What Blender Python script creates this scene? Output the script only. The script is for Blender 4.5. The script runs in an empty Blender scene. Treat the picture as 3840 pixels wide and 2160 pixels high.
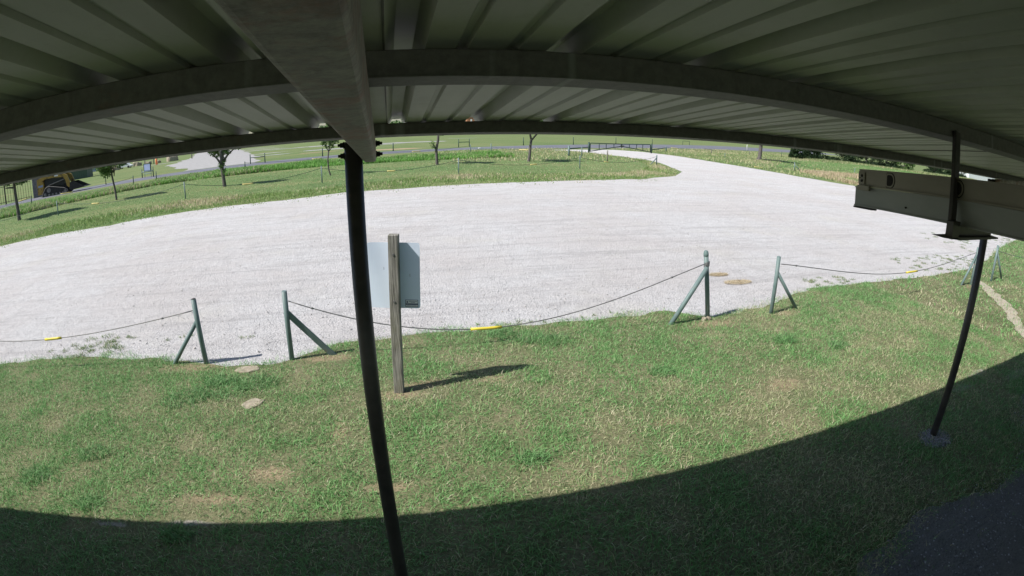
import bpy, bmesh, math, random
import numpy as np
from mathutils import Vector, Matrix
from mathutils.geometry import tessellate_polygon
R = math.radians
random.seed(7); rng = np.random.default_rng(7)
sc = bpy.context.scene
COL = sc.collection

# ---------------------------------------------------------------- camera, sky, sun, exposure
PITCH, YAW, FOC = 0.298994, 0.229263, 0.506811641
up_c = Vector((0, math.cos(PITCH), math.sin(PITCH)))
a_c = up_c.cross(Vector((1, 0, 0))).normalized(); b_c = a_c.cross(up_c)
e_c = (math.cos(YAW) * b_c + math.sin(YAW) * a_c)
if e_c.x < 0: e_c = -e_c
y_c = up_c.cross(e_c)
cam = bpy.data.cameras.new('camera'); cam_ob = bpy.data.objects.new('camera', cam); COL.objects.link(cam_ob)
m4 = Matrix((e_c, y_c, up_c)).to_4x4(); m4.translation = (0, 0, 2.4)
cam_ob.matrix_world = m4
cam.type = 'PANO'                       # the photograph's lens is an equidistant wide-angle lens
cam.panorama_type = 'FISHEYE_LENS_POLYNOMIAL'
cam.sensor_width = 36; cam.sensor_fit = 'HORIZONTAL'
cam.fisheye_fov = R(170)
cam.fisheye_polynomial_k0 = 0
cam.fisheye_polynomial_k1 = -FOC * 1.92 / 18.0
cam.fisheye_polynomial_k2 = cam.fisheye_polynomial_k3 = cam.fisheye_polynomial_k4 = 0
cam.clip_start = 0.02; cam.clip_end = 5000
sc.camera = cam_ob

SUN_EL, SUN_AZ = R(49.5), R(13.5)       # light travels towards +x and a little towards +y
w = bpy.data.worlds.new('World'); sc.world = w; w.use_nodes = True
nt = w.node_tree
sky = nt.nodes.new('ShaderNodeTexSky'); sky.sky_type = 'NISHITA'; sky.sun_disc = False
sky.sun_elevation = SUN_EL
sky.sun_rotation = math.atan2(-math.cos(SUN_AZ), -math.sin(SUN_AZ)) % (2 * math.pi)
nt.links.new(sky.outputs[0], nt.nodes['Background'].inputs[0])
nt.nodes['Background'].inputs[1].default_value = 0.08
sl = bpy.data.lights.new('sun', 'SUN'); sl.energy = 4.4; sl.angle = R(0.5); sl.color = (1.0, 0.955, 0.905)
so = bpy.data.objects.new('sun', sl); COL.objects.link(so)
ldir = Vector((math.cos(SUN_AZ) * math.cos(SUN_EL), math.sin(SUN_AZ) * math.cos(SUN_EL), -math.sin(SUN_EL)))
so.rotation_euler = ldir.to_track_quat('-Z', 'Y').to_euler(); so.location = (-30, -10, 40)
sc.view_settings.view_transform = 'Standard'; sc.view_settings.look = 'None'
sc.view_settings.exposure = 0.55; sc.view_settings.gamma = 1
sc.cycles.max_bounces = 8; sc.cycles.diffuse_bounces = 5; sc.cycles.use_denoising = True

# ---------------------------------------------------------------- helpers
def tag(o, label=None, cat=None, group=None, kind=None):
    if label: o['label'] = label
    if cat: o['category'] = cat
    if group: o['group'] = group
    if kind: o['kind'] = kind
    return o
def empty(name, loc=(0, 0, 0), rz=0.0, label=None, cat=None, group=None):
    o = bpy.data.objects.new(name, None); COL.objects.link(o)
    o.location = loc; o.rotation_euler = (0, 0, rz); o.empty_display_size = 0.1
    return tag(o, label, cat, group)
class MB:
    def __init__(s): s.v = []; s.f = []; s.sm = []
    def add(s, vs, fs, smooth=False):
        b = len(s.v); s.v += [tuple(x) for x in vs]
        for f in fs: s.f.append([i + b for i in f]); s.sm.append(smooth)
    def box(s, lo, hi, mat=None, bev=0.0):
        x0, y0, z0 = lo; x1, y1, z1 = hi
        if bev > 0:
            bm = bmesh.new(); bmesh.ops.create_cube(bm, size=1)
            for v in bm.verts: v.co = Vector(((x0 + x1) / 2 + v.co.x * (x1 - x0), (y0 + y1) / 2 + v.co.y * (y1 - y0), (z0 + z1) / 2 + v.co.z * (z1 - z0)))
            bmesh.ops.bevel(bm, geom=bm.edges[:], offset=bev, segments=2, affect='EDGES', profile=0.5)
            bm.verts.index_update()
            vs = [v.co.copy() for v in bm.verts]; fs = [[v.index for v in f.verts] for f in bm.faces]; bm.free()
        else:
            vs = [Vector(p) for p in ((x0, y0, z0), (x1, y0, z0), (x1, y1, z0), (x0, y1, z0), (x0, y0, z1), (x1, y0, z1), (x1, y1, z1), (x0, y1, z1))]
            fs = [(0, 3, 2, 1), (4, 5, 6, 7), (0, 1, 5, 4), (1, 2, 6, 5), (2, 3, 7, 6), (3, 0, 4, 7)]
        if mat is not None: vs = [mat @ v for v in vs]
        s.add(vs, fs)
    def tube(s, pts, rad, n=10, caps=True, smooth=True):
        pts = [Vector(p) for p in pts]
        if not hasattr(rad, '__len__'): rad = [rad] * len(pts)
        vs = []; prev = None
        for i, p in enumerate(pts):
            t = (pts[min(i + 1, len(pts) - 1)] - pts[max(i - 1, 0)]).normalized()
            if prev is None:
                ref = Vector((0, 0, 1)) if abs(t.z) < 0.9 else Vector((1, 0, 0))
                u = t.cross(ref).normalized()
            else: u = (prev - t * prev.dot(t)).normalized()
            prev = u; v = t.cross(u)
            for k in range(n):
                a = 2 * math.pi * k / n
                vs.append(p + (u * math.cos(a) + v * math.sin(a)) * rad[i])
        b = len(s.v); s.v += [tuple(x) for x in vs]
        for i in range(len(pts) - 1):
            for k in range(n):
                s.f.append([b + i * n + k, b + i * n + (k + 1) % n, b + (i + 1) * n + (k + 1) % n, b + (i + 1) * n + k]); s.sm.append(smooth)
        if caps:
            s.f.append([b + k for k in range(n)][::-1]); s.sm.append(False)
            s.f.append([b + (len(pts) - 1) * n + k for k in range(n)]); s.sm.append(False)
    def prism(s, poly, origin, ax, ay, depth):
        """poly (2D) in the plane origin+ax*u+ay*v, extruded by the vector depth"""
        o = Vector(origin); ax = Vector(ax); ay = Vector(ay); d = Vector(depth); n = len(poly)
        A = [o + ax * p[0] + ay * p[1] for p in poly]; B = [p + d for p in A]
        s.add(A + B, [list(range(n))[::-1], [i + n for i in range(n)]] + [[i, (i + 1) % n, (i + 1) % n + n, i + n] for i in range(n)])
    def build(s, name, mat, parent=None, recalc=True):
        me = bpy.data.meshes.new(name); me.from_pydata(s.v, [], s.f)
        me.polygons.foreach_set('use_smooth', s.sm)
        if recalc:
            bm = bmesh.new(); bm.from_mesh(me); bmesh.ops.recalc_face_normals(bm, faces=bm.faces[:]); bm.to_mesh(me); bm.free()
        me.materials.append(mat); me.update()
        o = bpy.data.objects.new(name, me); COL.objects.link(o)
        if parent is not None: o.parent = parent
        return o
def copy_tree(o, parent=None):
    c = o.copy(); COL.objects.link(c); c.parent = parent
    for ch in list(o.children): copy_tree(ch, c)
    return c
def catenary(a, b, sag, n=24):
    a, b = Vector(a), Vector(b); out = []
    for i in range(n + 1):
        t = i / n; p = a.lerp(b, t); p.z -= sag * 4 * t * (1 - t); out.append(p)
    return out
# value noise (numpy)
_tab = rng.random((256, 256))
def vnoise(x, y):
    xi = np.floor(x).astype(int); yi = np.floor(y).astype(int); fx = x - xi; fy = y - yi
    fx = fx * fx * (3 - 2 * fx); fy = fy * fy * (3 - 2 * fy)
    g = lambda i, j: _tab[i % 256, j % 256]
    return (g(xi, yi) * (1 - fx) + g(xi + 1, yi) * fx) * (1 - fy) + (g(xi, yi + 1) * (1 - fx) + g(xi + 1, yi + 1) * fx) * fy
def fbm(x, y, o=4):
    s = 0; a = 0.5
    for i in range(o): s = s + a * vnoise(x + 17.3 * i, y - 9.1 * i); x = x * 2.03; y = y * 2.03; a *= 0.5
    return s / (1 - 0.5 ** o)
def inside(poly, x, y):
    r = np.zeros(x.shape, bool); n = len(poly)
    for i in range(n):
        x0, y0 = poly[i]; x1, y1 = poly[(i + 1) % n]
        if y0 == y1: continue
        c = ((y0 > y) != (y1 > y)) & (x < (x1 - x0) * (y - y0) / (y1 - y0) + x0); r ^= c
    return r

# ---------------------------------------------------------------- materials
class NT:
    def __init__(s, name):
        s.m = bpy.data.materials.new(name); s.m.use_nodes = True; s.t = s.m.node_tree
        s.b = s.t.nodes['Principled BSDF']
    def n(s, typ, **kw):
        nd = s.t.nodes.new(typ)
        for k, v in kw.items():
            if k in nd.inputs: nd.inputs[k].default_value = v
            else: setattr(nd, k, v)
        return nd
    def l(s, a, b): s.t.links.new(a, b)
    def coord(s, scale=(1, 1, 1), obj=False):
        tc = s.n('ShaderNodeTexCoord'); mp = s.n('ShaderNodeMapping'); mp.inputs['Scale'].default_value = scale
        if obj: s.l(tc.outputs['Object'], mp.inputs[0])
        else:
            g = s.n('ShaderNodeNewGeometry'); s.l(g.outputs['Position'], mp.inputs[0])
        return mp.outputs[0]
    def noise(s, co, scale, detail=5, rough=0.6):
        nd = s.n('ShaderNodeTexNoise', Scale=scale, Detail=detail, Roughness=rough); s.l(co, nd.inputs['Vector']); return nd.outputs['Fac']
    def ramp(s, fac, stops):
        r = s.n('ShaderNodeValToRGB'); s.l(fac, r.inputs[0]); e = r.color_ramp.elements
        while len(e) < len(stops): e.new(0.5)
        for k, (p, c) in enumerate(stops): e[k].position = p; e[k].color = (*c, 1) if len(c) == 3 else c
        return r.outputs[0]
    def mix(s, fac, a, b, mode='MIX'):
        m = s.n('ShaderNodeMix', data_type='RGBA', blend_type=mode)
        if isinstance(fac, (int, float)): m.inputs[0].default_value = fac
        else: s.l(fac, m.inputs[0])
        for i, c in ((6, a), (7, b)):
            if isinstance(c, (tuple, list)): m.inputs[i].default_value = (*c, 1)
            else: s.l(c, m.inputs[i])
        return m.outputs[2]
    def col(s, c):
        if isinstance(c, (tuple, list)): s.b.inputs['Base Color'].default_value = (*c, 1)
        else: s.l(c, s.b.inputs['Base Color'])
    def bump(s, h, strength=0.3, dist=0.01):
        b = s.n('ShaderNodeBump', Strength=strength, Distance=dist); s.l(h, b.inputs['Height']); s.l(b.outputs[0], s.b.inputs['Normal'])
    def set(s, rough=0.8, metal=0.0, spec=0.3):
        s.b.inputs['Roughness'].default_value = rough; s.b.inputs['Metallic'].default_value = metal
        s.b.inputs['Specular IOR Level'].default_value = spec; return s.m
def G3(v): return (v, v, v)

def paint(name, c1, c2, scale=6, rough=0.55, metal=0.0, stretch=(1, 1, 1), rust=None, rs=3.0, rt=0.62, spec=0.35):
    t = NT(name); co = t.coord(stretch)
    c = t.mix(t.ramp(t.noise(co, scale, 6), [(0.3, G3(0)), (0.7, G3(1))]), c1, c2)
    if rust: c = t.mix(t.ramp(t.noise(t.coord(), rs, 7, 0.7), [(rt, G3(0)), (rt + 0.1, G3(1))]), c, rust)
    t.col(c); t.bump(t.noise(co, scale * 8, 3), 0.08, 0.004)
    return t.set(rough, metal, spec)

def m_ground():
    t = NT('meadow'); co = t.coord()
    st = t.noise(t.coord((0.05, 0.16, 1)), 1.0, 7, 0.7); big = t.noise(co, 0.03, 5, 0.6)
    mid = t.noise(co, 0.9, 6, 0.7); fine = t.noise(co, 14, 4, 0.7)
    c = t.mix(t.ramp(mid, [(0.35, G3(0)), (0.68, G3(1))]), (0.085, 0.155, 0.05), (0.15, 0.215, 0.08))
    c = t.mix(t.ramp(st, [(0.46, G3(0)), (0.64, G3(0.75))]), c, (0.26, 0.245, 0.12))
    c = t.mix(t.ramp(st, [(0.32, G3(0.6)), (0.46, G3(0))]), c, (0.055, 0.115, 0.04))
    c = t.mix(t.ramp(big, [(0.5, G3(0)), (0.66, G3(0.5))]), c, (0.21, 0.235, 0.11))
    c = t.mix(t.ramp(fine, [(0.3, G3(0)), (0.7, G3(1))]), t.mix(0.5, c, (0.04, 0.065, 0.02)), t.mix(0.3, c, (0.32, 0.35, 0.18)))
    t.col(c); t.bump(fine, 0.5, 0.06); return t.set(0.95, 0, 0.1)
SOIL = [(-2.45, 5.40, .5, .12), (4.0, 5.40, .45, .15), (-0.05, 4.45, .28, .12), (0.25, 4.64, .26, .1), (-0.85, 5.44, .4, .10), (5.4, 5.45, .3, .12), (3.74, 3.62, .28, .16), (11.35, 5.45, .4, .14), (-1.1, 3.3, .22, .12), (-1.5, 3.0, .3, .07), (-0.2, 3.05, .22, .06), (-0.6, 3.9, .12, .2), (2.2, 3.4, .2, .08), (0.9, 4.6, .18, .08)]
PALE = [(-1.62, 2.73, .2, .035), (-2.3, 2.68, .18, .03), (4.52, 2.08, .12, .07), (5.9, 2.6, .3, .07), (6.6, 2.75, .35, .07), (7.2, 2.4, .4, .1), (-0.6, 2.2, .1, .04)]
def m_thatch():
    t = NT('lawn_thatch'); co = t.coord()
    p = t.noise(co, 1.1, 5, 0.65); f = t.noise(co, 55, 4, 0.75)
    c = t.mix(t.ramp(p, [(0.4, G3(0)), (0.62, G3(1))]), (0.11, 0.155, 0.065), (0.23, 0.225, 0.13))
    c = t.mix(t.ramp(f, [(0.35, G3(0)), (0.7, G3(1))]), t.mix(0.6, c, (0.02, 0.025, 0.012)), t.mix(0.35, c, (0.36, 0.31, 0.19)))
    # worn spots with soft, broken edges: bare soil and pale grit
    nz = t.n('ShaderNodeTexNoise', Scale=13.0, Detail=7, Roughness=0.8); t.l(co, nz.inputs['Vector'])
    for spots, c1, c2 in ((SOIL, (0.16, 0.12, 0.075), (0.40, 0.31, 0.205)), (PALE, (0.20, 0.185, 0.17), (0.46, 0.43, 0.40))):
        acc = None
        for (a, b, p_, q_) in spots:
            v = t.n('ShaderNodeVectorMath', operation='MULTIPLY_ADD'); t.l(co, v.inputs[0]); v.inputs[1].default_value = (1 / p_, 1 / q_, 0); v.inputs[2].default_value = (-a / p_, -b / q_, 0)
            ln = t.n('ShaderNodeVectorMath', operation='LENGTH'); t.l(v.outputs[0], ln.inputs[0])
            if acc is None: acc = ln.outputs['Value']
            else:
                mn = t.n('ShaderNodeMath', operation='MINIMUM'); t.l(acc, mn.inputs[0]); t.l(ln.outputs['Value'], mn.inputs[1]); acc = mn.outputs[0]
        ad = t.n('ShaderNodeMath', operation='MULTIPLY_ADD'); t.l(nz.outputs['Fac'], ad.inputs[0]); ad.inputs[1].default_value = 2.6; t.l(acc, ad.inputs[2])
        msk = t.n('ShaderNodeMapRange'); t.l(ad.outputs[0], msk.inputs[0]); msk.inputs[1].default_value = 2.35; msk.inputs[2].default_value = 1.75
        hm = t.n('ShaderNodeMath', operation='MULTIPLY'); t.l(msk.outputs[0], hm.inputs[0]); hm.inputs[1].default_value = 0.7
        c = t.mix(hm.outputs[0], c, t.mix(t.ramp(f, [(0.35, G3(0)), (0.65, G3(1))]), c1, c2))
    t.col(c); t.bump(f, 0.6, 0.015); return t.set(0.95, 0, 0.1)
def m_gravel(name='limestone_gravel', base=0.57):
    t = NT(name); co = t.coord()
    wq = t.n('ShaderNodeTexNoise', Scale=2.0, Detail=3); t.l(co, wq.inputs['Vector'])
    v = t.n('ShaderNodeTexVoronoi', Scale=42.0); t.l(co, v.inputs['Vector'])
    v2 = t.n('ShaderNodeTexVoronoi', Scale=11.0); t.l(co, v2.inputs['Vector'])
    v3 = t.n('ShaderNodeTexVoronoi', Scale=3.2); t.l(co, v3.inputs['Vector'])
    f = t.noise(co, 24, 6, 0.8); big = t.noise(co, 0.30, 6, 0.65); mid = t.noise(co, 2.2, 7, 0.75); m2 = t.noise(co, 6.5, 5, 0.75)
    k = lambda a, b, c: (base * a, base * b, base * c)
    c = t.mix(t.ramp(f, [(0.30, G3(0)), (0.70, G3(1))]), k(.84, .835, .835), k(1.12, 1.11, 1.10))
    c = t.mix(t.ramp(v.outputs['Color'], [(0.3, G3(0)), (1, G3(0.35))]), c, k(1.3, 1.285, 1.27))
    c = t.mix(t.ramp(v.outputs['Color'], [(0.0, G3(0.4)), (.18, G3(0))]), c, k(.55, .54, .54))
    c = t.mix(t.ramp(m2, [(0.5, G3(0)), (0.68, G3(0.4))]), c, k(.66, .65, .65))
    c = t.mix(t.ramp(v2.outputs['Distance'], [(0.05, G3(0.5)), (0.12, G3(0))]), c, t.mix(t.ramp(v2.outputs['Color'], [(.6, G3(0)), (.95, G3(1))]), c, k(.45, .44, .43)))
    c = t.mix(t.ramp(v3.outputs['Distance'], [(0.02, G3(0.6)), (0.055, G3(0))]), c, t.mix(t.ramp(v3.outputs['Color'], [(.68, G3(0)), (.8, G3(1))]), c, k(.34, .33, .32)))
    c = t.mix(t.ramp(big, [(0.40, G3(0)), (0.60, G3(0.6))]), c, k(.90, .845, .815))
    c = t.mix(t.ramp(t.noise(co, 0.5, 5, 0.6), [(0.55, G3(0)), (0.7, G3(0.3))]), c, k(.95, .92, .78))
    c = t.mix(t.ramp(mid, [(0.50, G3(0)), (0.66, G3(0.42))]), c, k(.68, .665, .655))
    # scuffed wheel marks running across the lot
    for sx, sy, rot in ((0.16, 2.6, 0.12), (0.2, 3.2, -0.35)):
        g = t.n('ShaderNodeNewGeometry'); mp = t.n('ShaderNodeMapping'); t.l(g.outputs['Position'], mp.inputs[0]); mp.inputs['Rotation'].default_value = (0, 0, rot); mp.inputs['Scale'].default_value = (sx, sy, 1)
        tr = t.noise(mp.outputs[0], 1.0, 8, 0.78)
        c = t.mix(t.ramp(tr, [(0.53, G3(0)), (0.64, G3(0.5))]), c, k(.64, .62, .615))
    t.col(c)
    b1 = t.n('ShaderNodeBump', Strength=0.8, Distance=0.02); t.l(v.outputs['Distance'], b1.inputs['Height'])
    b2 = t.n('ShaderNodeBump', Strength=0.8, Distance=0.035); t.l(f, b2.inputs['Height']); t.l(b1.outputs[0], b2.inputs['Normal'])
    b3 = t.n('ShaderNodeBump', Strength=0.6, Distance=0.12); t.l(mid, b3.inputs['Height']); t.l(b2.outputs[0], b3.inputs['Normal'])
    t.l(b3.outputs[0], t.b.inputs['Normal'])
    return t.set(0.95, 0, 0.12)
def m_asphalt():
    t = NT('asphalt'); co = t.coord(); f = t.noise(co, 18, 5, 0.8); b = t.noise(co, 0.4, 4)
    c = t.mix(t.ramp(f, [(0.3, G3(0)), (0.7, G3(1))]), (0.10, 0.105, 0.13), (0.165, 0.17, 0.2))
    c = t.mix(t.ramp(b, [(0.5, G3(0)), (0.65, G3(0.4))]), c, (0.25, 0.25, 0.25))
    t.col(c); return t.set(0.8, 0, 0.3)
def m_vcol(name, rough=0.7, trans=0.0):
    t = NT(name); a = t.n('ShaderNodeAttribute', attribute_name='Col'); t.col(a.outputs['Color'])
    t.set(rough, 0, 0.25)
    if trans > 0:
        tr = t.n('ShaderNodeBsdfTranslucent'); t.l(a.outputs['Color'], tr.inputs[0])
        mx = t.n('ShaderNodeMixShader'); mx.inputs[0].default_value = trans
        t.l(t.b.outputs[0], mx.inputs[1]); t.l(tr.outputs[0], mx.inputs[2])
        t.l(mx.outputs[0], t.t.nodes['Material Output'].inputs[0])
    return t.m
def m_roof():
    t = NT('painted_roof_steel'); co = t.coord()
    n1 = t.noise(t.coord((3.0, 0.5, 1)), 1.6, 6, 0.65); n2 = t.noise(co, 2.3, 6, 0.7); f = t.noise(co, 30, 3)
    c = t.mix(t.ramp(n1, [(0.3, G3(0)), (0.72, G3(1))]), (0.46, 0.465, 0.435), (0.59, 0.595, 0.56))
    c = t.mix(t.ramp(n2, [(0.5, G3(0)), (0.7, G3(0.45))]), c, (0.37, 0.365, 0.31))
    c = t.mix(t.ramp(f, [(0.60, G3(0)), (0.75, G3(0.3))]), c, (0.36, 0.36, 0.30))
    t.col(c); return t.set(0.5, 0, 0.35)
def m_tube():
    t = NT('weathered_steel_tube'); co = t.coord()
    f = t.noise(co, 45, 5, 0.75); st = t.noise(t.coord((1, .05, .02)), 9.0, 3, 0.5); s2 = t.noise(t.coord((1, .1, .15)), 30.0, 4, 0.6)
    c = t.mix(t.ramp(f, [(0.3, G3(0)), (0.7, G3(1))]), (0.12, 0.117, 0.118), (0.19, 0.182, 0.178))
    c = t.mix(t.ramp(st, [(0.64, G3(0)), (0.70, G3(0.75))]), c, (0.33, 0.36, 0.345))      # drip streaks, with light from the rib gaps painted in
    c = t.mix(t.ramp(s2, [(0.58, G3(0)), (0.7, G3(0.35))]), c, (0.07, 0.068, 0.07))
    c = t.mix(t.ramp(t.noise(co, 5, 6, 0.7), [(0.62, G3(0)), (0.72, G3(0.5))]), c, (0.2, 0.10, 0.07))
    t.col(c); t.bump(f, 0.12, 0.003); return t.set(0.65, 0, 0.3)
def m_rafter():
    t = NT('primed_rafter_steel'); co = t.coord()
    f = t.noise(t.coord((34, 50, 34)), 1.0, 7, 0.8); s2 = t.noise(co, 7, 7, 0.75); s3 = t.noise(t.coord((1, .35, 1)), 13, 6, 0.75)
    c = t.mix(t.ramp(f, [(0.36, G3(0)), (0.64, G3(1))]), (0.19, 0.178, 0.16), (0.42, 0.395, 0.35))
    c = t.mix(t.ramp(s2, [(0.5, G3(0)), (0.66, G3(0.6))]), c, (0.36, 0.155, 0.115))
    c = t.mix(t.ramp(s3, [(0.56, G3(0)), (0.68, G3(0.55))]), c, (0.11, 0.10, 0.09))
    c = t.mix(t.ramp(t.noise(co, 11, 6, 0.75), [(0.63, G3(0)), (0.69, G3(0.8))]), c, (0.58, 0.55, 0.46))
    t.col(c); t.bump(f, 0.35, 0.003); return t.set(0.7, 0, 0.3)
def m_wood():
    t = NT('weathered_timber'); g = t.noise(t.coord((60, 60, 2.2)), 1.6, 7, 0.7); b = t.noise(t.coord((3, 3, 2)), 2, 5)
    c = t.mix(t.ramp(g, [(0.34, G3(0)), (0.62, G3(1))]), (0.05, 0.047, 0.04), (0.37, 0.355, 0.315))
    c = t.mix(t.ramp(b, [(0.5, G3(0)), (0.7, G3(0.5))]), c, (0.17, 0.17, 0.10))
    t.col(c); t.bump(g, 0.6, 0.006); return t.set(0.9, 0, 0.15)
def m_bark():
    t = NT('grey_bark'); g = t.noise(t.coord((14, 14, 4)), 1.5, 6, 0.75)
    t.col(t.ramp(g, [(0.3, (0.045, 0.04, 0.038)), (0.7, (0.19, 0.175, 0.165))])); t.bump(g, 0.8, 0.03); return t.set(0.95, 0, 0.1)
M = {}
M['ground'] = m_ground(); M['thatch'] = m_thatch(); M['gravel'] = m_gravel(); M['shade_gravel'] = m_gravel('shade_toned_gravel', 0.21)  # last gravel here is the lot gravel, darkened to carry the carport shade
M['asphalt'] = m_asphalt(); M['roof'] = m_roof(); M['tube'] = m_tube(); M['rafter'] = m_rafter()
M['post'] = paint('dark_brown_pipe_paint', (0.032, 0.029, 0.031), (0.06, 0.054, 0.054), 14, 0.42, spec=0.5, rust=(0.11, 0.075, 0.06), rs=16, rt=0.64)
M['green'] = paint('faded_green_pipe_paint', (0.105, 0.165, 0.155), (0.165, 0.22, 0.215), 9, 0.5, rust=(0.20, 0.15, 0.11), rs=9, rt=0.60)
M['green_dark'] = paint('dark_green_paint', (0.02, 0.05, 0.035), (0.04, 0.075, 0.06), 12, 0.5)
M['steel'] = paint('steel_cable', (0.13, 0.13, 0.13), (0.24, 0.24, 0.23), 40, 0.5, 0.4)
M['black'] = paint('black_iron', (0.012, 0.012, 0.012), (0.03, 0.03, 0.028), 10, 0.5)
M['yellow'] = paint('yellow_plastic', (0.62, 0.49, 0.03), (0.72, 0.60, 0.08), 8, 0.45)
M['pale_yellow'] = paint('sun_bleached_yellow_plastic', (0.55, 0.46, 0.16), (0.66, 0.57, 0.25), 8, 0.6)
M['wood'] = m_wood(); M['bark'] = m_bark()
M['panel'] = paint('white_sign_sheet', (0.66, 0.75, 0.88), (0.72, 0.81, 0.93), 3, 0.35, spec=0.5)
M['navy'] = paint('navy_ink', (0.02, 0.035, 0.11), (0.03, 0.045, 0.13), 30, 0.5)
M['white'] = paint('white_paint', (0.7, 0.72, 0.74), (0.8, 0.8, 0.8), 4, 0.5)
M['alu'] = paint('dull_ladder_aluminium', (0.165, 0.155, 0.12), (0.225, 0.21, 0.17), 9, 0.55, 0.35, stretch=(1, 0.2, 1))
M['fibre'] = paint('grey_ladder_rail', (0.20, 0.215, 0.205), (0.26, 0.27, 0.26), 7, 0.55, 0.2, stretch=(1, 0.2, 1))
M['hole'] = paint('dark_hollow', (0.015, 0.015, 0.014), (0.022, 0.02, 0.02), 20, 0.9)
M['stone'] = paint('pale_limestone', (0.22, 0.185, 0.135), (0.42, 0.37, 0.285), 26, 0.95)
M['track'] = paint('dusty_tan_ground', (0.24, 0.21, 0.15), (0.46, 0.42, 0.34), 18, 0.98)
M['brown'] = paint('bare_brown_soil', (0.13, 0.085, 0.05), (0.26, 0.18, 0.11), 24, 0.98)
M['bare'] = paint('bare_limestone_ground', (0.26, 0.255, 0.25), (0.38, 0.375, 0.37), 1.2, 0.98)
M['bare_rust'] = paint('bare_red_ground', (0.30, 0.20, 0.12), (0.40, 0.31, 0.2), 0.8, 0.98)
M['loader'] = paint('construction_yellow', (0.28, 0.18, 0.035), (0.38, 0.25, 0.05), 2, 0.55, rust=(0.10, 0.065, 0.03), rs=2.2, rt=0.52)
M['rubber'] = paint('black_rubber', (0.018, 0.018, 0.018), (0.04, 0.038, 0.036), 6, 0.8)
M['dusty'] = paint('dusty_steel', (0.14, 0.13, 0.12), (0.25, 0.235, 0.21), 4, 0.7)
M['glass'] = paint('dark_glass', (0.015, 0.018, 0.022), (0.03, 0.033, 0.04), 3, 0.1, spec=0.6)
M['bluegrey'] = paint('blue_grey_board', (0.19, 0.25, 0.38), (0.24, 0.30, 0.45), 5, 0.5)
M['orange'] = paint('orange_marker_paint', (0.75, 0.19, 0.06), (0.8, 0.25, 0.1), 5, 0.5)
M['shed'] = paint('dark_green_cladding', (0.05, 0.085, 0.065), (0.075, 0.11, 0.085), 1, 0.6)
M['pillar'] = paint('grey_stonework', (0.07, 0.08, 0.09), (0.2, 0.21, 0.22), 5, 0.9)
M['leaf'] = m_vcol('leaves', 0.55, 0.35); M['blade'] = m_vcol('grass_blades', 0.6, 0.3); M['straw'] = m_vcol('straw', 0.8, 0.15)
t = NT('white_corrugated_steel'); wv = t.n('ShaderNodeTexWave', Scale=1.6, wave_type='BANDS', bands_direction='X'); t.l(t.coord(obj=True), wv.inputs[0])
t.col(t.ramp(wv.outputs['Fac'], [(0.0, (0.5, 0.56, 0.58)), (0.5, (0.72, 0.76, 0.78))])); t.bump(wv.outputs['Fac'], 0.5, 0.1); M['corr'] = t.set(0.5, 0, 0.4)

# ---------------------------------------------------------------- ground and roads
def sheet(name, poly, z, mat, kind='structure', jitter=0.0, step=None, label=None):
    pts = []
    if step:
        n = len(poly)
        for i in range(n):
            a = Vector((*poly[i], 0)); b = Vector((*poly[(i + 1) % n], 0)); k = max(1, int((b - a).length / step))
            for j in range(k): pts.append(a.lerp(b, j / k))
    else: pts = [Vector((*p, 0)) for p in poly]
    if jitter:
        x = np.array([p.x for p in pts]); y = np.array([p.y for p in pts]); s = min(1.2 / max(step, 0.05) * 0.35, 0.45 / jitter)
        dx = (fbm(x * s, y * s) - 0.5) * 2 * jitter; dy = (fbm(x * s + 40, y * s + 13) - 0.5) * 2 * jitter
        for p, u, v in zip(pts, dx, dy): p.x += u; p.y += v
    tri = tessellate_polygon([pts])
    me = bpy.data.meshes.new(name); me.from_pydata([(p.x, p.y, z) for p in pts], [], [list(t) for t in tri])
    bm = bmesh.new(); bm.from_mesh(me)
    for f in bm.faces:
        if f.normal.z < 0: f.normal_flip()
    bm.to_mesh(me); bm.free()
    me.materials.append(mat); o = bpy.data.objects.new(name, me); COL.objects.link(o)
    return tag(o, kind=kind, label=label)

sheet('ground', [(-2500, -400), (2500, -400), (2500, 3200), (-2500, 3200)], 0.0, M['ground'])
LAWN_EDGE = [(-16, 5.2), (-9, 5.5), (-5.87, 5.68), (-5.15, 5.83), (-4.28, 5.86), (-3.47, 5.75), (-2.88, 5.66), (-2.0, 5.38), (-1.54, 5.35), (-1.29, 5.47),
             (-0.78, 5.86), (-0.33, 5.88), (0.32, 5.95), (1.32, 5.97), (2.38, 5.94), (3.6, 6.0), (4.16, 5.62), (5.0, 5.77), (5.46, 5.87), (6.71, 6.35),
             (8.44, 6.38), (11.02, 6.35), (13.34, 6.52), (15.67, 7.14), (19.32, 8.32), (22.77, 9.2), (25.76, 9.87), (45, 13)]
LAWN = [(-16, -8), (45, -8)] + LAWN_EDGE[::-1]
GRAVEL_FAR = [(-45, 3.5), (-24, 14.0), (-16.06, 17.25), (-13.92, 18.44), (-11.42, 18.86), (-9.96, 20.0), (-7.35, 20.82), (-4.47, 21.24), (-1.92, 22.48), (0.37, 22.73),
              (3.98, 23.37), (7.9, 23.83), (12.72, 24.94), (16.24, 27.28), (18.77, 30.5), (22.0, 39.61), (22.9, 47.11), (22.4, 54.51), (21.4, 61.57), (19.33, 63.75),
              (29.97, 67.17), (32.09, 63.19), (32.4, 57.93), (32.3, 53.02), (31.4, 46.23), (31.0, 41.73), (30.8, 37.21), (30.5, 31.35), (30.9, 28.27), (32.0, 26.21), (36.26, 21.95), (38.5, 14.15)]
sheet('gravel_lot', [(x_, y_ - 0.9) for x_, y_ in LAWN_EDGE[::-1][1:]] + [(-30, 3.0)] + GRAVEL_FAR, 0.004, M['gravel'], jitter=0.28, step=0.5)
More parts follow.
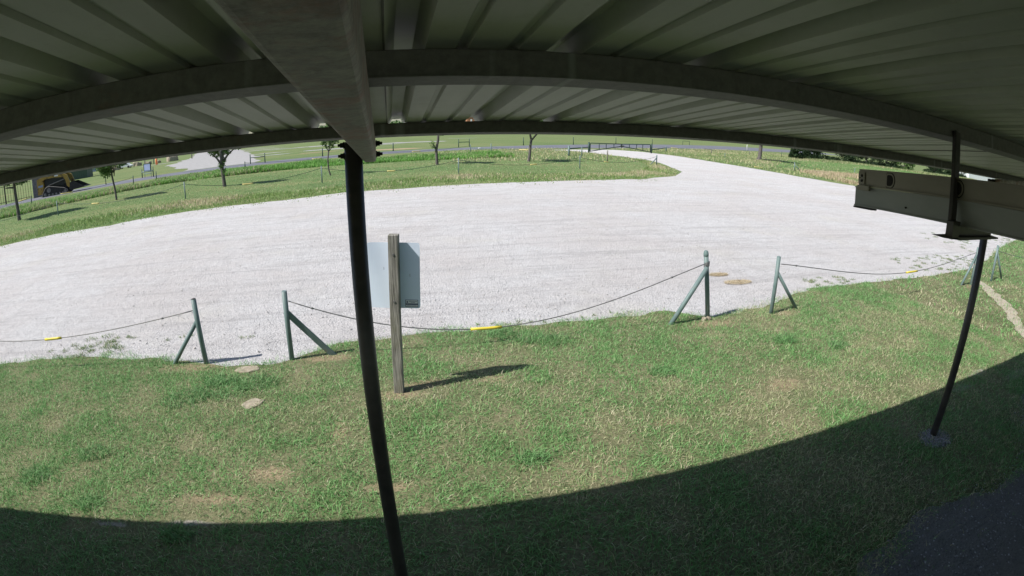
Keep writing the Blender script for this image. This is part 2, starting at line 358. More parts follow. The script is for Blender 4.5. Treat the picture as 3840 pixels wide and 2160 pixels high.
sheet('lawn', LAWN, 0.008, M['thatch'], jitter=0.09, step=0.12)
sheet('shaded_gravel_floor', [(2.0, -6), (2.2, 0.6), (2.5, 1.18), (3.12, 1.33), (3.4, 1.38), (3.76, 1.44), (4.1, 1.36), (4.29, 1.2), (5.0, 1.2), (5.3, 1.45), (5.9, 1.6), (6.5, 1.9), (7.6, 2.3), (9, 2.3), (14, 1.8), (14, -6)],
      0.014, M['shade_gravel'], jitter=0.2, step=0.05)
ROAD_N = [(-60, 22), (-44, 38.0), (-38.39, 43.5), (-35.61, 46.61), (-31.41, 48.88), (-26.84, 52.21), (-23.8, 54.13), (-16.42, 56.44), (-9.09, 59.26), (-1.36, 62.6), (5.77, 64.76), (9.96, 66.3), (15.16, 68.02),
          (24.42, 70.26), (33.03, 74.03), (43.81, 81.21), (59.49, 91.5), (69.88, 97.92), (94.43, 113.28), (139.77, 144.18), (260, 226)]
ROAD_F = [(-66, 27), (-49, 44), (-43.5, 49.5), (-41.0, 52.6), (-35.68, 56.0), (-30.64, 59.67), (-26.9, 61.25), (-18.61, 64.04), (-10.36, 67.62), (-1.54, 71.0), (6.49, 73.0), (11.41, 75.98), (17.77, 79.77),
          (30.67, 88.27), (43.35, 97.21), (59.96, 111.2), (84.56, 130.5), (111.05, 151), (154.66, 180), (240, 240)]
sheet('road', ROAD_N + ROAD_F[::-1], 0.006, M['asphalt'])
sheet('far_gravel_drive', [(-45.11, 100.29), (-50, 118), (-66, 170), (-100, 260), (-126.45, 334.71), (-108, 325), (-84, 290), (-58, 205), (-38, 141), (-26, 100), (-16.5, 65.4), (-25.15, 63.2)], 0.01, M['bare'], jitter=1.6, step=2.0)
for k, (px, py, rx, ry, m) in enumerate([(4.5, 131, 11, 6, 'bare'), (-1.5, 118, 6, 2.0, 'bare'), (-0.5, 79.5, 7.5, 2.2, 'bare_rust'), (-12, 104, 6, 3.5, 'bare'), (-14, 152, 12, 8, 'bare'), (-27, 112, 5, 2, 'bare'), (-42, 170, 10, 4, 'bare'),
                                         (-21, 95, 4, 1.6, 'bare'), (-30, 150, 7, 3, 'bare'), (-12, 88, 4, 1.2, 'bare_rust'), (-70, 250, 18, 6, 'bare'), (-52, 205, 12, 4, 'bare'), (-58, 128, 9, 2.0, 'bare'), (24, 175, 6, 1.6, 'bare')]):
    sheet('bare_ground', [(px + rx * math.cos(a) * (0.7 + 0.5 * random.random()), py + ry * math.sin(a) * (0.7 + 0.5 * random.random())) for a in np.linspace(0, 2 * math.pi, 22)[:-1]], 0.012 + 0.0005 * k, M[m], jitter=ry * 0.3, step=1.0)
TRACK = [(12.3, 5.7), (11.95, 5.2), (11.5, 4.7), (11.0, 4.2), (10.4, 3.75), (9.2, 3.0), (9.1, 3.12), (9.95, 3.8), (10.6, 4.35), (11.1, 4.75), (11.65, 5.25), (12.05, 5.7)]
sheet('worn_track', TRACK, 0.016, M['track'], jitter=0.12, step=0.06)

# ---------------------------------------------------------------- grass (blade meshes; things nobody could count)
def blades(name, X, Y, Hh, W, LEAN, COLS, mat, label, bend=0.5, parent=None, kind='stuff'):
    n = len(X); a = rng.random(n) * 2 * np.pi; b = rng.random(n) * 2 * np.pi
    dx, dy = np.cos(a), np.sin(a); wx, wy = np.cos(b) * W / 2, np.sin(b) * W / 2
    sl_, cl = np.sin(LEAN), np.cos(LEAN)
    V = np.zeros((n, 5, 3))
    m = 0.55
    V[:, 0] = np.stack([X - wx, Y - wy, np.full(n, 0.004)], 1); V[:, 1] = np.stack([X + wx, Y + wy, np.full(n, 0.004)], 1)
    mx = X + dx * sl_ * Hh * m * 0.7; my = Y + dy * sl_ * Hh * m * 0.7; mz = Hh * m * cl + 0.004
    V[:, 2] = np.stack([mx + wx * .8, my + wy * .8, mz], 1); V[:, 3] = np.stack([mx - wx * .8, my - wy * .8, mz], 1)
    V[:, 4] = np.stack([X + dx * sl_ * Hh * (1 + bend * .3), Y + dy * sl_ * Hh * (1 + bend * .3), np.maximum(Hh * cl * (1 - bend * .25), 0.01)], 1)
    me = bpy.data.meshes.new(name); me.vertices.add(n * 5); me.vertices.foreach_set('co', V.reshape(-1))
    base = (np.arange(n) * 5)[:, None]
    li = np.concatenate([base + np.array([0, 1, 2, 3]), base + np.array([3, 2, 4])], 1).reshape(-1)
    me.loops.add(n * 7); me.loops.foreach_set('vertex_index', li.astype(np.int32))
    me.polygons.add(n * 2)
    ls = np.stack([np.arange(n) * 7, np.arange(n) * 7 + 4], 1).reshape(-1); me.polygons.foreach_set('loop_start', ls.astype(np.int32))
    try: me.polygons.foreach_set('loop_total', np.tile([4, 3], n).astype(np.int32))
    except Exception: pass
    at = me.color_attributes.new('Col', 'FLOAT_COLOR', 'POINT')
    C4 = np.ones((n, 5, 4)); C4[:, :, :3] = COLS[:, None, :]; at.data.foreach_set('color', C4.reshape(-1))
    me.update(calc_edges=True); me.validate()
    me.materials.append(mat); o = bpy.data.objects.new(name, me); COL.objects.link(o)
    if parent is not None: o.parent = parent
    return tag(o, label, None, None, kind)
def pal(n, cols, wts, var=0.25):
    cols = np.array(cols); wts = np.array(wts, float)
    if wts.ndim == 1: idx = rng.choice(len(cols), n, p=wts / wts.sum())
    else:
        cw = np.cumsum(wts / wts.sum(1, keepdims=True), 1); idx = (rng.random(n)[:, None] > cw).sum(1).clip(0, len(cols) - 1)
    return cols[idx] * (1 + var * (rng.random((n, 1)) * 2 - 1))
DRY = [(-2.45, 5.40, .55, .16), (4.0, 5.42, .5, .2), (0.0, 4.5, .4, .2), (-1.0, 5.42, .4, .14), (5.4, 5.45, .3, .15), (3.74, 3.62, .42, .3), (11.35, 5.45, .4, .16), (-1.6, 2.75, .4, .09), (-2.35, 2.62, .5, .1),
       (-1.9, 2.45, .25, .1), (4.5, 2.05, .2, .13), (-1.1, 3.3, .3, .2), (-1.5, 3.0, .35, .1), (-0.2, 3.05, .3, .08), (-1.75, 5.28, .22, .1), (-1.53, 4.47, .2, .14)]
def dryness(x, y):
    d = np.zeros(x.shape)
    for (a, b, p, q) in DRY: d = np.maximum(d, np.clip(1.35 - np.hypot((x - a) / p, (y - b) / q), 0, 1))
    return d
def lawn_grass(name, x0, x1, y0, y1, dens, h, wdt, label):
    n = int((x1 - x0) * (y1 - y0) * dens); x = x0 + rng.random(n) * (x1 - x0); y = y0 + rng.random(n) * (y1 - y0)
    edge = [(px, py) for px, py in LAWN]
    jit = (fbm(x * 3, y * 3) - 0.5) * 0.5
    k = inside(edge, x, y + jit * 0.6 + 0.05 - np.abs(rng.standard_normal(n)) * 0.10)
    clump = fbm(x * 4.5, y * 4.5, 3); dr = dryness(x, y)
    k &= rng.random(n) < np.clip(0.35 + 1.5 * (clump - 0.25), 0.15, 1) * (1 - 0.72 * dr)
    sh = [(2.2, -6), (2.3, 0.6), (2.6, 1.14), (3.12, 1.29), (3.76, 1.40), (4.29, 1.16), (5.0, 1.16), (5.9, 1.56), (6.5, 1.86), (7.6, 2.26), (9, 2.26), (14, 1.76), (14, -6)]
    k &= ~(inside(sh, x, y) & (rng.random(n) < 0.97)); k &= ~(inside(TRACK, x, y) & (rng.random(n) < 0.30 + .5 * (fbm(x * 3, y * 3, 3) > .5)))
    x, y = x[k], y[k]; n = len(x)
    big = fbm(x * 0.55 + 3, y * 0.9, 3); sm = fbm(x * 2.4, y * 2.4 + 7, 3)
    green = np.clip(0.78 + 1.4 * (big - 0.5) + 1.7 * (sm - 0.5) + 0.3 * np.clip((-0.8 - x) / 2.0, -0.35, 1) - 0.25 * dryness(x, y), 0.06, 0.95)
    w_ = np.stack([green * 0.55, green * 0.45, (1 - green) * 0.55, (1 - green) * 0.45, 0.035 * np.ones(n)], 1)
    c = pal(n, [(0.145, 0.325, 0.105), (0.225, 0.43, 0.16), (0.48, 0.455, 0.295), (0.34, 0.42, 0.195), (0.58, 0.545, 0.39)], w_, 0.28)
    hh = h * (0.55 + 0.9 * rng.random(n)) * (0.7 + 0.7 * fbm(x * 2.4, y * 2.4 + 7, 3))
    return blades(name, x, y, hh, wdt * (0.7 + 0.6 * rng.random(n)), R(25) + R(55) * rng.random(n), c, M['blade'], label)
lawn_grass('lawn_grass', -6.3, 8.5, 0.9, 6.4, 6800, 0.052, 0.0048, 'mown lawn grass, half green half straw, in front of the carport')
lawn_grass('lawn_grass', 8.5, 27, 1.5, 9.6, 700, 0.085, 0.010, 'mown lawn grass at the far right beyond the second steel post')
lawn_grass('lawn_grass', -13, -6.5, 2.0, 5.6, 700, 0.08, 0.008, 'mown lawn grass at the left beyond the cable end')
# long loose stalks in the shaded lawn
n = 2600; x = -3 + rng.random(n) * 10; y = 0.9 + rng.random(n) * 2.0; k = ~inside([(2.2, -6), (2.3, 0.6), (2.6, 1.14), (4.29, 1.2), (14, 1.76), (14, -6)], x, y); x, y = x[k], y[k]; n = len(x)
blades('grass_stalks', x, y, 0.10 + 0.14 * rng.random(n), np.full(n, 0.003), R(35) + R(40) * rng.random(n), pal(n, [(0.16, 0.27, 0.10), (0.42, 0.38, 0.24)], [0.6, 0.4]), M['blade'], 'longer loose grass stalks in the shade of the carport', 0.8)
# broad tufts: lush weed clumps in the lawn
def tufts(spots, per, rad, h, wdt):
    X, Y, Hs = [], [], []
    for (a, b, s) in spots:
        k = int(per * s); r = rad * s * np.sqrt(rng.random(k)); q = rng.random(k) * 6.283
        X.append(a + r * np.cos(q)); Y.append(b + r * np.sin(q) * 0.7); Hs.append(h * (0.6 + 0.8 * rng.random(k)))
    X, Y, Hs = map(np.concatenate, (X, Y, Hs)); n = len(X)
    return X, Y, Hs, np.full(n, wdt), R(30) + R(50) * rng.random(n)
spots = [(-1.9, 4.75, 1.3), (-2.3, 4.6, 1.0), (-1.55, 4.9, 1.0), (-2.0, 5.0, .8), (1.4, 5.55, 1.1), (1.75, 5.4, .9), (1.2, 5.75, .7), (-2.9, 3.6, .7), (-1.7, 2.6, .5), (-2.6, 2.9, .5), (0.9, 3.2, .5), (2.6, 4.3, .6), (4.6, 4.6, .7), (5.2, 4.2, .6), (-3.4, 3.2, .7)]
a_ = tufts(spots, 420, 0.26, 0.10, 0.0065); n = len(a_[0])
blades('lush_grass', *a_, pal(n, [(0.11, 0.25, 0.085), (0.17, 0.33, 0.125), (0.24, 0.38, 0.17)], [0.4, 0.4, 0.2]), M['blade'], 'lush dark green grass clumps in the lawn', 0.6)
# weeds scattered on the gravel edge
wsp = [(-4.4 + 0.35 * rng.standard_normal(), 6.25 + 0.22 * rng.standard_normal(), 0.3 + 0.35 * rng.random()) for _ in range(26)] + [(-3.3 + 0.4 * rng.standard_normal(), 6.5 + 0.12 * rng.standard_normal(), 0.2) for _ in range(8)] + \
      [(6.9 + 1.4 * rng.random(), 6.45 + 0.45 * rng.random(), 0.2 + 0.2 * rng.random()) for _ in range(22)] + [(11 + 4 * rng.random(), 6.6 + 1.3 * rng.random(), 0.3 + 0.3 * rng.random()) for _ in range(60)] + [(16 + 8 * rng.random(), 8 + 2.6 * rng.random(), 0.6) for _ in range(60)] + \
      [(-0.4 + 3.6 * rng.random(), 6.02 + 0.12 * rng.random(), 0.15) for _ in range(14)] + [(-2.05, 6.25, .25), (-1.95, 6.27, .2)]
a_ = tufts(wsp, 85, 0.22, 0.055, 0.0065); n = len(a_[0])
blades('gravel_weeds', *a_, pal(n, [(0.12, 0.22, 0.075), (0.18, 0.25, 0.10), (0.32, 0.31, 0.17)], [0.4, 0.4, 0.2]), M['blade'], 'small weed tufts growing at the gravel edge', 0.5)

# loose stones: on the lot near the lawn, at the foot of the right post and on the shaded gravel
def pebbles(name, X, Y, S, cols, label):
    n = len(X); base = np.array([(1, 0, 0), (0, 1, 0), (-1, 0, 0), (0, -1, 0), (0, 0, 1.0), (0, 0, -1.0)]); fc = np.array([(0, 1, 4), (1, 2, 4), (2, 3, 4), (3, 0, 4), (1, 0, 5), (2, 1, 5), (3, 2, 5), (0, 3, 5)])
    a = rng.random(n) * 6.283; ca, sa = np.cos(a), np.sin(a); V = base[None] * (S[:, None, None] * (0.6 + 0.7 * rng.random((n, 6, 1)))); V = np.stack([V[:, :, 0] * ca[:, None] - V[:, :, 1] * sa[:, None], V[:, :, 0] * sa[:, None] + V[:, :, 1] * ca[:, None], V[:, :, 2] * .55], 2)
    V += np.stack([X, Y, .012 + S * .25], 1)[:, None]
    me = bpy.data.meshes.new(name); me.vertices.add(n * 6); me.vertices.foreach_set('co', V.reshape(-1)); li = (np.arange(n)[:, None, None] * 6 + fc[None]).reshape(-1).astype(np.int32)
    me.loops.add(n * 24); me.loops.foreach_set('vertex_index', li); me.polygons.add(n * 8); me.polygons.foreach_set('loop_start', (np.arange(n * 8) * 3).astype(np.int32))
    at = me.color_attributes.new('Col', 'FLOAT_COLOR', 'POINT'); c4 = np.ones((n, 6, 4)); c4[:, :, :3] = cols[:, None]; at.data.foreach_set('color', c4.reshape(-1))
    me.update(calc_edges=True); me.validate(); me.materials.append(M['straw']); o = bpy.data.objects.new(name, me); COL.objects.link(o); return tag(o, label, None, None, 'stuff')
n = 9000; x = -7 + 22 * rng.random(n); y = 5.3 + 8 * rng.random(n) ** 1.6; k = ~inside(LAWN, x, y) & (rng.random(n) < np.clip(2.2 * fbm(x * .7, y * .7, 4) - .55, 0.03, 1)); x, y = x[k], y[k]; n = len(x)
pebbles('loose_stones', x, y, .005 + .012 * rng.random(n) ** 3, pal(n, [(.58, .57, .56), (.46, .44, .42), (.3, .29, .28), (.5, .45, .4)], [.55, .33, .02, .1], .2), 'loose limestone chips on the gravel lot')
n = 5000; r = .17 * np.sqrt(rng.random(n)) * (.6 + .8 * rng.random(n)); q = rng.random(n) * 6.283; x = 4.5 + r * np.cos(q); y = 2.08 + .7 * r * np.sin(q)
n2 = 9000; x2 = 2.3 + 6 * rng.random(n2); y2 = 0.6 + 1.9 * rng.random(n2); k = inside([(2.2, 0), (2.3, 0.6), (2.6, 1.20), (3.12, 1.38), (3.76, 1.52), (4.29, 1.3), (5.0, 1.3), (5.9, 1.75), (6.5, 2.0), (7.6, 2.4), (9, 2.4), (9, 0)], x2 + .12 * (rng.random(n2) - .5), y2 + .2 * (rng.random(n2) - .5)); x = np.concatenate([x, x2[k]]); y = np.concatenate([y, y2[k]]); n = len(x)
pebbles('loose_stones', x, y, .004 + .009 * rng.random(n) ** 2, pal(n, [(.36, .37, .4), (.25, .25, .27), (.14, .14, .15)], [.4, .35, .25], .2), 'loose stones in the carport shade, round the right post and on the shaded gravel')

# far grass strip beyond the gravel
STRIP = GRAVEL_FAR[1:20] + ROAD_N[::-1][9:] 
def strip_scatter(n, x0, x1, y0, y1): return x0 + rng.random(n) * (x1 - x0), y0 + rng.random(n) * (y1 - y0)
GF = [(-45, 3.5)] + GRAVEL_FAR[1:17]
def gy(x): return np.interp(x, [p[0] for p in GF], [p[1] for p in GF])
# 1) mown part
n = 100000; x, y = strip_scatter(n, -40, 24, 12, 46); k = (y > gy(x) + 0.2) & ~inside(GRAVEL_FAR[12:], x, y); x, y = x[k], y[k]; n = len(x)
g_ = np.clip(0.8 + 1.0 * (fbm(x * .3, y * .3) - .5), 0, 1)
blades('mown_grass', x, y, 0.035 + 0.05 * rng.random(n), np.full(n, 0.03), R(20) + R(50) * rng.random(n),
       pal(n, [(0.17, 0.33, 0.125), (0.235, 0.40, 0.16), (0.44, 0.44, 0.25)], np.stack([g_ * .5, g_ * .5, 1.05 - g_], 1), .25), M['blade'], 'mown green grass strip beyond the gravel lot')
# 2) tall seeding grass along the gravel edge, lime grass right at the edge
n = 75000; x = -36 + rng.random(n) * 58; d = -1.7 + rng.random(n) ** 0.85 * (5.6 + 1.0 * np.sin(x * .4)); y = gy(x) + d
k = ~inside(GRAVEL_FAR[12:], x, y) & (rng.random(n) < np.clip(1.6 * fbm(x * .8, y * .8, 3) - .1, .1, 1) * np.clip((d + 1.9) / 2.4, 0.03, 1) ** 1.8); k &= (d > 0) | (fbm(x * 2.2, y * 2.2, 3) > .5)
x, y, d = x[k], y[k], d[k]; n = len(x)
tan = np.clip(-0.05 + 2.6 * (fbm(x * .22 + 9, y * .22, 3) - .45) + 0.2 * (d > 2.2) * (d < 4.2) - .25 * (d < 1.2) + 0.3 * np.clip((x - 12) / 8, 0, 1), 0.03, 0.9)
hh = np.clip(0.06 + 0.045 * d, 0.05, 0.18) * (0.6 + 0.7 * rng.random(n))
blades('tall_grass', x, y, hh, np.full(n, 0.022), R(5) + R(40) * rng.random(n), pal(n, [(0.19, 0.31, 0.09), (0.29, 0.38, 0.14), (0.52, 0.46, 0.29), (0.64, 0.54, 0.38)], np.stack([(1 - tan) * .55, (1 - tan) * .45, tan * .5, tan * .5], 1), .25), M['blade'],
       'tall seeding grass along the far edge of the gravel lot', 0.5)
# 3) tall tan grass round the gate and along the right side of the drive
n = 70000; x = 5 + rng.random(n) * 90; y = 24 + rng.random(n) * 75
rd = np.interp(x, [p[0] for p in ROAD_N], [p[1] for p in ROAD_N]); dr_x = np.interp(y, [25.0, 26.21, 28.27, 31.35, 37.21, 41.73, 46.23, 53.02, 57.93, 63.19, 67.2], [33, 32.0, 30.9, 30.5, 30.8, 31.0, 31.4, 32.3, 32.4, 32.1, 30.0])
gl = inside(GRAVEL_FAR, x, y)
right = (x > dr_x + .2) & (y < rd - 1.0) & ((y > 30 - 0.0 * x) | (x > 32)) & (y > np.interp(x, [30, 32, 36.3, 60, 95], [29, 26.5, 22.3, 20, 18]))
left = (x < 22.5) & (y > 40) & (y < rd - 1.0)
mow = inside([(36, 41), (47, 52), (58, 62), (80, 73), (110, 80), (110, 45), (60, 44), (46, 42)], x, y)
k = (right | left) & ~gl & (~mow | (rng.random(n) < .12)); x, y = x[k], y[k]; n = len(x)
tan = np.clip(0.45 + 1.6 * (fbm(x * .12 + 2, y * .12) - .5), 0.1, 0.9)
blades('tall_grass', x, y, (0.10 + 0.20 * rng.random(n)), np.full(n, 0.045), R(5) + R(40) * rng.random(n), pal(n, [(0.23, 0.33, 0.12), (0.33, 0.39, 0.17), (0.50, 0.45, 0.27), (0.60, 0.52, 0.36)], np.stack([(1 - tan) * .5, (1 - tan) * .5, tan * .6, tan * .4], 1), .25), M['blade'],
       'tall straw coloured grass around the gate and right of the drive', 0.5)
n = 50000; x = 33 + rng.random(n) * 80; y = 38 + rng.random(n) * 42; k = inside([(35, 40), (47, 54), (58, 64), (80, 74), (112, 81), (112, 45), (60, 42), (46, 40.5)], x, y); x, y = x[k], y[k]; n = len(x)
blades('mown_grass', x, y, 0.05 + 0.06 * rng.random(n), np.full(n, 0.06), R(20) + R(50) * rng.random(n), pal(n, [(0.13, 0.31, 0.09), (0.19, 0.37, 0.12), (0.29, 0.38, 0.16)], [.45, .4, .15], .25), M['blade'], 'mown bright green grass round the thick trunk at the right')
# tan seed band in front of the right hand fence
n = 16000; t_ = rng.random(n); x = 33 + 32 * t_; y = np.interp(x, [33, 36.4, 47, 65], [27.5, 35.6, 37.4, 38]) + rng.standard_normal(n) * 1.0
blades('tall_grass', x, y, 0.2 + 0.25 * rng.random(n), np.full(n, 0.04), R(5) + R(30) * rng.random(n), pal(n, [(0.6, 0.48, 0.34), (0.5, 0.42, 0.27), (0.28, 0.32, 0.13)], [.5, .35, .15], .2), M['blade'], 'pinkish tan seed grass in front of the right hand cable fence', 0.5)
# 4) bright green ditch weeds
n = 90000; x = -36 + rng.random(n) * 47; y0w = np.interp(x, [-36, -26.5, -19.4, -12.4, -5.9, -1.4, 7.6, 11], [28, 31, 40.5, 42.3, 43.6, 43.8, 45.0, 46]); dep = np.interp(x, [-36, -25, -12, 0, 11], [7, 7, 6, 7, 7.0])
y = y0w + rng.random(n) * dep; kk = fbm(x * .45, y * .45, 3); k = rng.random(n) < np.clip(2.6 * kk - .55, .05, 1); x, y, kk = x[k], y[k], kk[k]; n = len(x)
fresh = np.clip(0.65 + 1.2 * (fbm(x * .18 + 5, y * .18) - .45) + .1 * (x > -12), 0, 1)
blades('ditch_weeds', x, y, (0.15 + 0.65 * np.clip(kk, 0, 1)) * (0.45 + 0.6 * rng.random(n)), np.full(n, 0.06), R(5) + R(45) * rng.random(n), pal(n, [(0.145, 0.32, 0.07), (0.225, 0.44, 0.11), (0.35, 0.40, 0.2), (0.46, 0.41, 0.28)], np.stack([fresh * .5, fresh * .5, (1 - fresh) * .6, (1 - fresh) * .4], 1), .3), M['leaf'],
       'bright green leafy weeds in the roadside ditch', 0.6)

# ---------------------------------------------------------------- the carport
RZ = lambda y: 2.664 - 0.107 * y         # underside of the roof pans
XL, XR, YB, YE = -13.5, 17.5, -9.0, 2.25
car = empty('carport', (0, 2.13, 0), 0, 'open sided steel carport with a ribbed sheet roof on dark pipe posts', 'carport')
def PP(o): o.matrix_parent_inverse = Matrix.Translation((0, -2.13, 0)); return o
prof = []; x = XL
PITCH_R = 0.305; k0 = math.floor((XL - 0.03) / PITCH_R)
xs = []
for k in range(k0, int((XR - 0.03) / PITCH_R) + 1):
    c = 0.03 + k * PITCH_R
    for m in (0.105, 0.205):   # minor stiffening ribs after the previous major
        pass
    xs += [(c - .037, 0), (c - .019, .036), (c + .019, .036), (c + .037, 0), (c + .105 - .012, 0), (c + .105 - .006, .0085), (c + .105 + .006, .0085), (c + .105 + .012, 0), (c + .2 - .012, 0), (c + .2 - .006, .0085), (c + .2 + .006, .0085), (c + .2 + .012, 0)]
mb = MB(); TH = 0.0012
ys = [YB, -6, -2, 0, 0.4, 0.8, 1.2, 1.6, 2.0, YE]
vs = [(px, yy, RZ(yy) + pz) for yy in ys for px, pz in xs]; N = len(xs)
mb.add(vs, [[j * N + i, j * N + i + 1, (j + 1) * N + i + 1, (j + 1) * N + i] for j in range(len(ys) - 1) for i in range(N - 1)])
roof = PP(mb.build('roof', M['roof'], car, recalc=False))
md = roof.modifiers.new('t', 'SOLIDIFY'); md.thickness = 0.001; md.offset = 1
# folded lap edge where two sheets overlap
mb = MB()
for xx in (0.0 - 0.011, 2.745 - .011, 5.49 - .011, -2.745 - .011, -5.49 - .011):
    mb.add([(xx, YB, RZ(YB) - .0035), (xx + .004, YB, RZ(YB) - .0035), (xx + .004, YE, RZ(YE) - .0035), (xx, YE, RZ(YE) - .0035), (xx, YB, RZ(YB) - .0005), (xx + .004, YB, RZ(YB) - .0005), (xx + .004, YE, RZ(YE) - .0005), (xx, YE, RZ(YE) - .0005)],
           [(0, 1, 2, 3), (4, 7, 6, 5), (0, 4, 5, 1), (1, 5, 6, 2), (2, 6, 7, 3), (3, 7, 4, 0)])
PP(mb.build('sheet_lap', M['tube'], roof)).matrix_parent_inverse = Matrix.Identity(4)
SL = math.atan(0.107)
def sloped(y0): return Matrix.Translation((0, y0, RZ(y0))) @ Matrix.Rotation(-SL, 4, 'X')
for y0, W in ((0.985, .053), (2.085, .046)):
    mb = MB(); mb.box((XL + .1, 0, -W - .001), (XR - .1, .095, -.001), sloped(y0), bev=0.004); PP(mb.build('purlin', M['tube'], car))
def rafter(x0):
    # tapered in plan: about 85 mm wide over the camera, 50 mm at the post
    bm = bmesh.new(); bmesh.ops.create_cube(bm, size=1); y0, y1 = -9.0, 1.165
    for v in bm.verts:
        yy = y1 if v.co.y > 0 else y0; xx = x0 if v.co.x < 0 else x0 + .0815 - .0172 * max(yy + .6, -1.0)
        v.co = sloped(1.0) @ Vector((xx, yy, -.0548 if v.co.z > 0 else -.145))
    bmesh.ops.bisect_plane(bm, geom=bm.verts[:] + bm.edges[:] + bm.faces[:], plane_co=(0, -.6, 0), plane_no=(0, 1, 0))
    for v in bm.verts:
        if abs(v.co.y + .6) < .02 and v.co.x > x0 + .01: v.co.x = x0 + .0815 + .0172
    bmesh.ops.bevel(bm, geom=[e for e in bm.edges if abs((e.verts[0].co - e.verts[1].co).normalized().y) > .9], offset=.011, segments=3, affect='EDGES', profile=.5)
    bm.verts.index_update(); mb = MB(); mb.add([v.co.copy() for v in bm.verts], [[v.index for v in f.verts] for f in bm.faces]); bm.free()
    return PP(mb.build('rafter', M['rafter'], car))
rf0 = rafter(-.108); rf1 = rafter(4.567); rf2 = rafter(-4.79)
def bolt(parent, x, z, sgn, y=2.13):
    mb = MB(); d = Vector((sgn, 0, 0))
    mb.tube([Vector((x, y, z)), Vector((x, y, z)) + d * .004], .014, 14)
    mb.tube([Vector((x, y, z)) + d * .004, Vector((x, y, z)) + d * .016], .0115, 6, smooth=False)
    mb.tube([Vector((x, y, z)) + d * .016, Vector((x, y, z)) + d * .026], .006, 8)
    o = mb.build('bolt', M['black'], parent); o.matrix_parent_inverse = Matrix.Identity(4); return o
for z in (2.363, 2.32): bolt(rf0, -.056, z, 1)
for z in (2.363, 2.32): bolt(rf1, 4.619, z, 1)
def post(x):
    mb = MB(); mb.tube([(x, 2.13, -.3), (x, 2.13, 1.0), (x, 2.13, 2.375)], .0365, 28); p = PP(mb.build('post', M['post'], car))
    for z in (2.363, 2.32): bolt(p, x - .036, z, -1)
    return p
post(-.147); post(4.528); post(-4.83)
# concrete-like gravel collar at the foot of the right post belongs to the ground; the ladder hanger is bolted to the middle purlin
mb = MB()
def strap(p, q, w, d):
    p = Vector(p); q = Vector(q); u_ = (q - p).normalized(); vx = Vector((1, 0, 0)); vx = (vx - u_ * vx.dot(u_)).normalized(); vy = u_.cross(vx)
    mm = Matrix((vx, vy, u_)).transposed().to_4x4(); mm.translation = p; mb.box((-w / 2, -d / 2, 0), (w / 2, d / 2, (q - p).length), mm, bev=.002)
strap((1.732, .972, 2.525), (1.660, .915, 2.20), .036, .016)
strap((1.655, .905, 2.236), (1.655, .905, 2.178), .05, .03)
hg = PP(mb.build('ladder_hanger', M['post'], car))
mb = MB(); mb.prism([(1.578, 2.1835), (1.70, 2.1745), (2.03, 2.1775), (2.03, 2.1835), (1.70, 2.1845)], (0, .89, 0), (1, 0, 0), (0, 0, 1), (0, .055, 0)); mb.prism([(1.655, 2.1835), (2.02, 2.1835), (2.02, 2.2165), (1.655, 2.2165)], (0, .921, 0), (1, 0, 0), (0, 0, 1), (0, .006, 0))
mb.build('foot', M['post'], hg).matrix_parent_inverse = Matrix.Identity(4)

# ---------------------------------------------------------------- extension ladder lying on the hanger
LD = Vector((-.242, -.970, .0623)).normalized(); LX = Vector((.970, -.242, 0)).normalized(); LZ = LX.cross(LD) * -1
if LZ.z < 0: LZ = -LZ
L0 = Vector((1.85, 1.523, 2.3364))
lad = empty('extension_ladder', (L0.x, L0.y, L0.z), 0, 'dull grey extension ladder stored flat on a black bracket under the carport roof', 'ladder')
def LM(): m = Matrix((LD, LX, LZ)).transposed().to_4x4(); return m
def lad_build(mb, name, mat, par):
    o = mb.build(name, mat, par); 
    return o
def rail(u0, u1, z0, z1, x0, x1, mat, round_=.02, lip=.006):
    # rounded-end rail with thin flanges top and bottom
    mb = MB(); h = z1 - z0; pts = []
    for (cx, cz, a0) in ((u0 + round_, z1 - round_, 90), (u0 + round_, z0 + round_, 180)):
        for i in range(6): a = R(a0 + i * 18); pts.append((cx + round_ * math.cos(a), cz + round_ * math.sin(a)))
    pts += [(u1, z0), (u1, z1)]
    m = LM(); mb.prism(pts, (0, 0, 0), LD, LZ, LX * (x1 - x0))
    mb.v = [tuple(Vector(v) + LX * x0) for v in mb.v]
    b2 = MB(); b2.box((u0 + round_ * .8, x0 - .009, z1 - lip), (u1, x0 - .0002, z1 - .0005), m); b2.box((u0 + round_ * .8, x0 - .009, z0 + .0005), (u1, x0 - .0002, z0 + lip), m)
    b = len(mb.v); mb.v += b2.v; mb.f += [[i + b for i in f] for f in b2.f]; mb.sm += b2.sm
    return lad_build(mb, 'side_rail', mat, lad)
r1 = rail(0, 4.2, -.0725, 0, 0, .024, M['alu']); r2 = rail(0, 4.2, -.0725, 0, .37, .394, M['alu'])
r3 = rail(-.022, 4.3, -.157, -.0732, .004, .032, M['fibre'], .008); r4 = rail(-.022, 4.3, -.157, -.0732, .362, .39, M['fibre'], .008)
def Dshape(r, n=14):
    return [(-.85 * r, .8 * r), (-.85 * r, -.8 * r), (-.6 * r, -r)] + [(.05 * r + 1.0 * r * math.cos(R(-90 + 180 * i / n)), r * math.sin(R(-90 + 180 * i / n))) for i in range(n + 1)] + [(-.6 * r, r)]
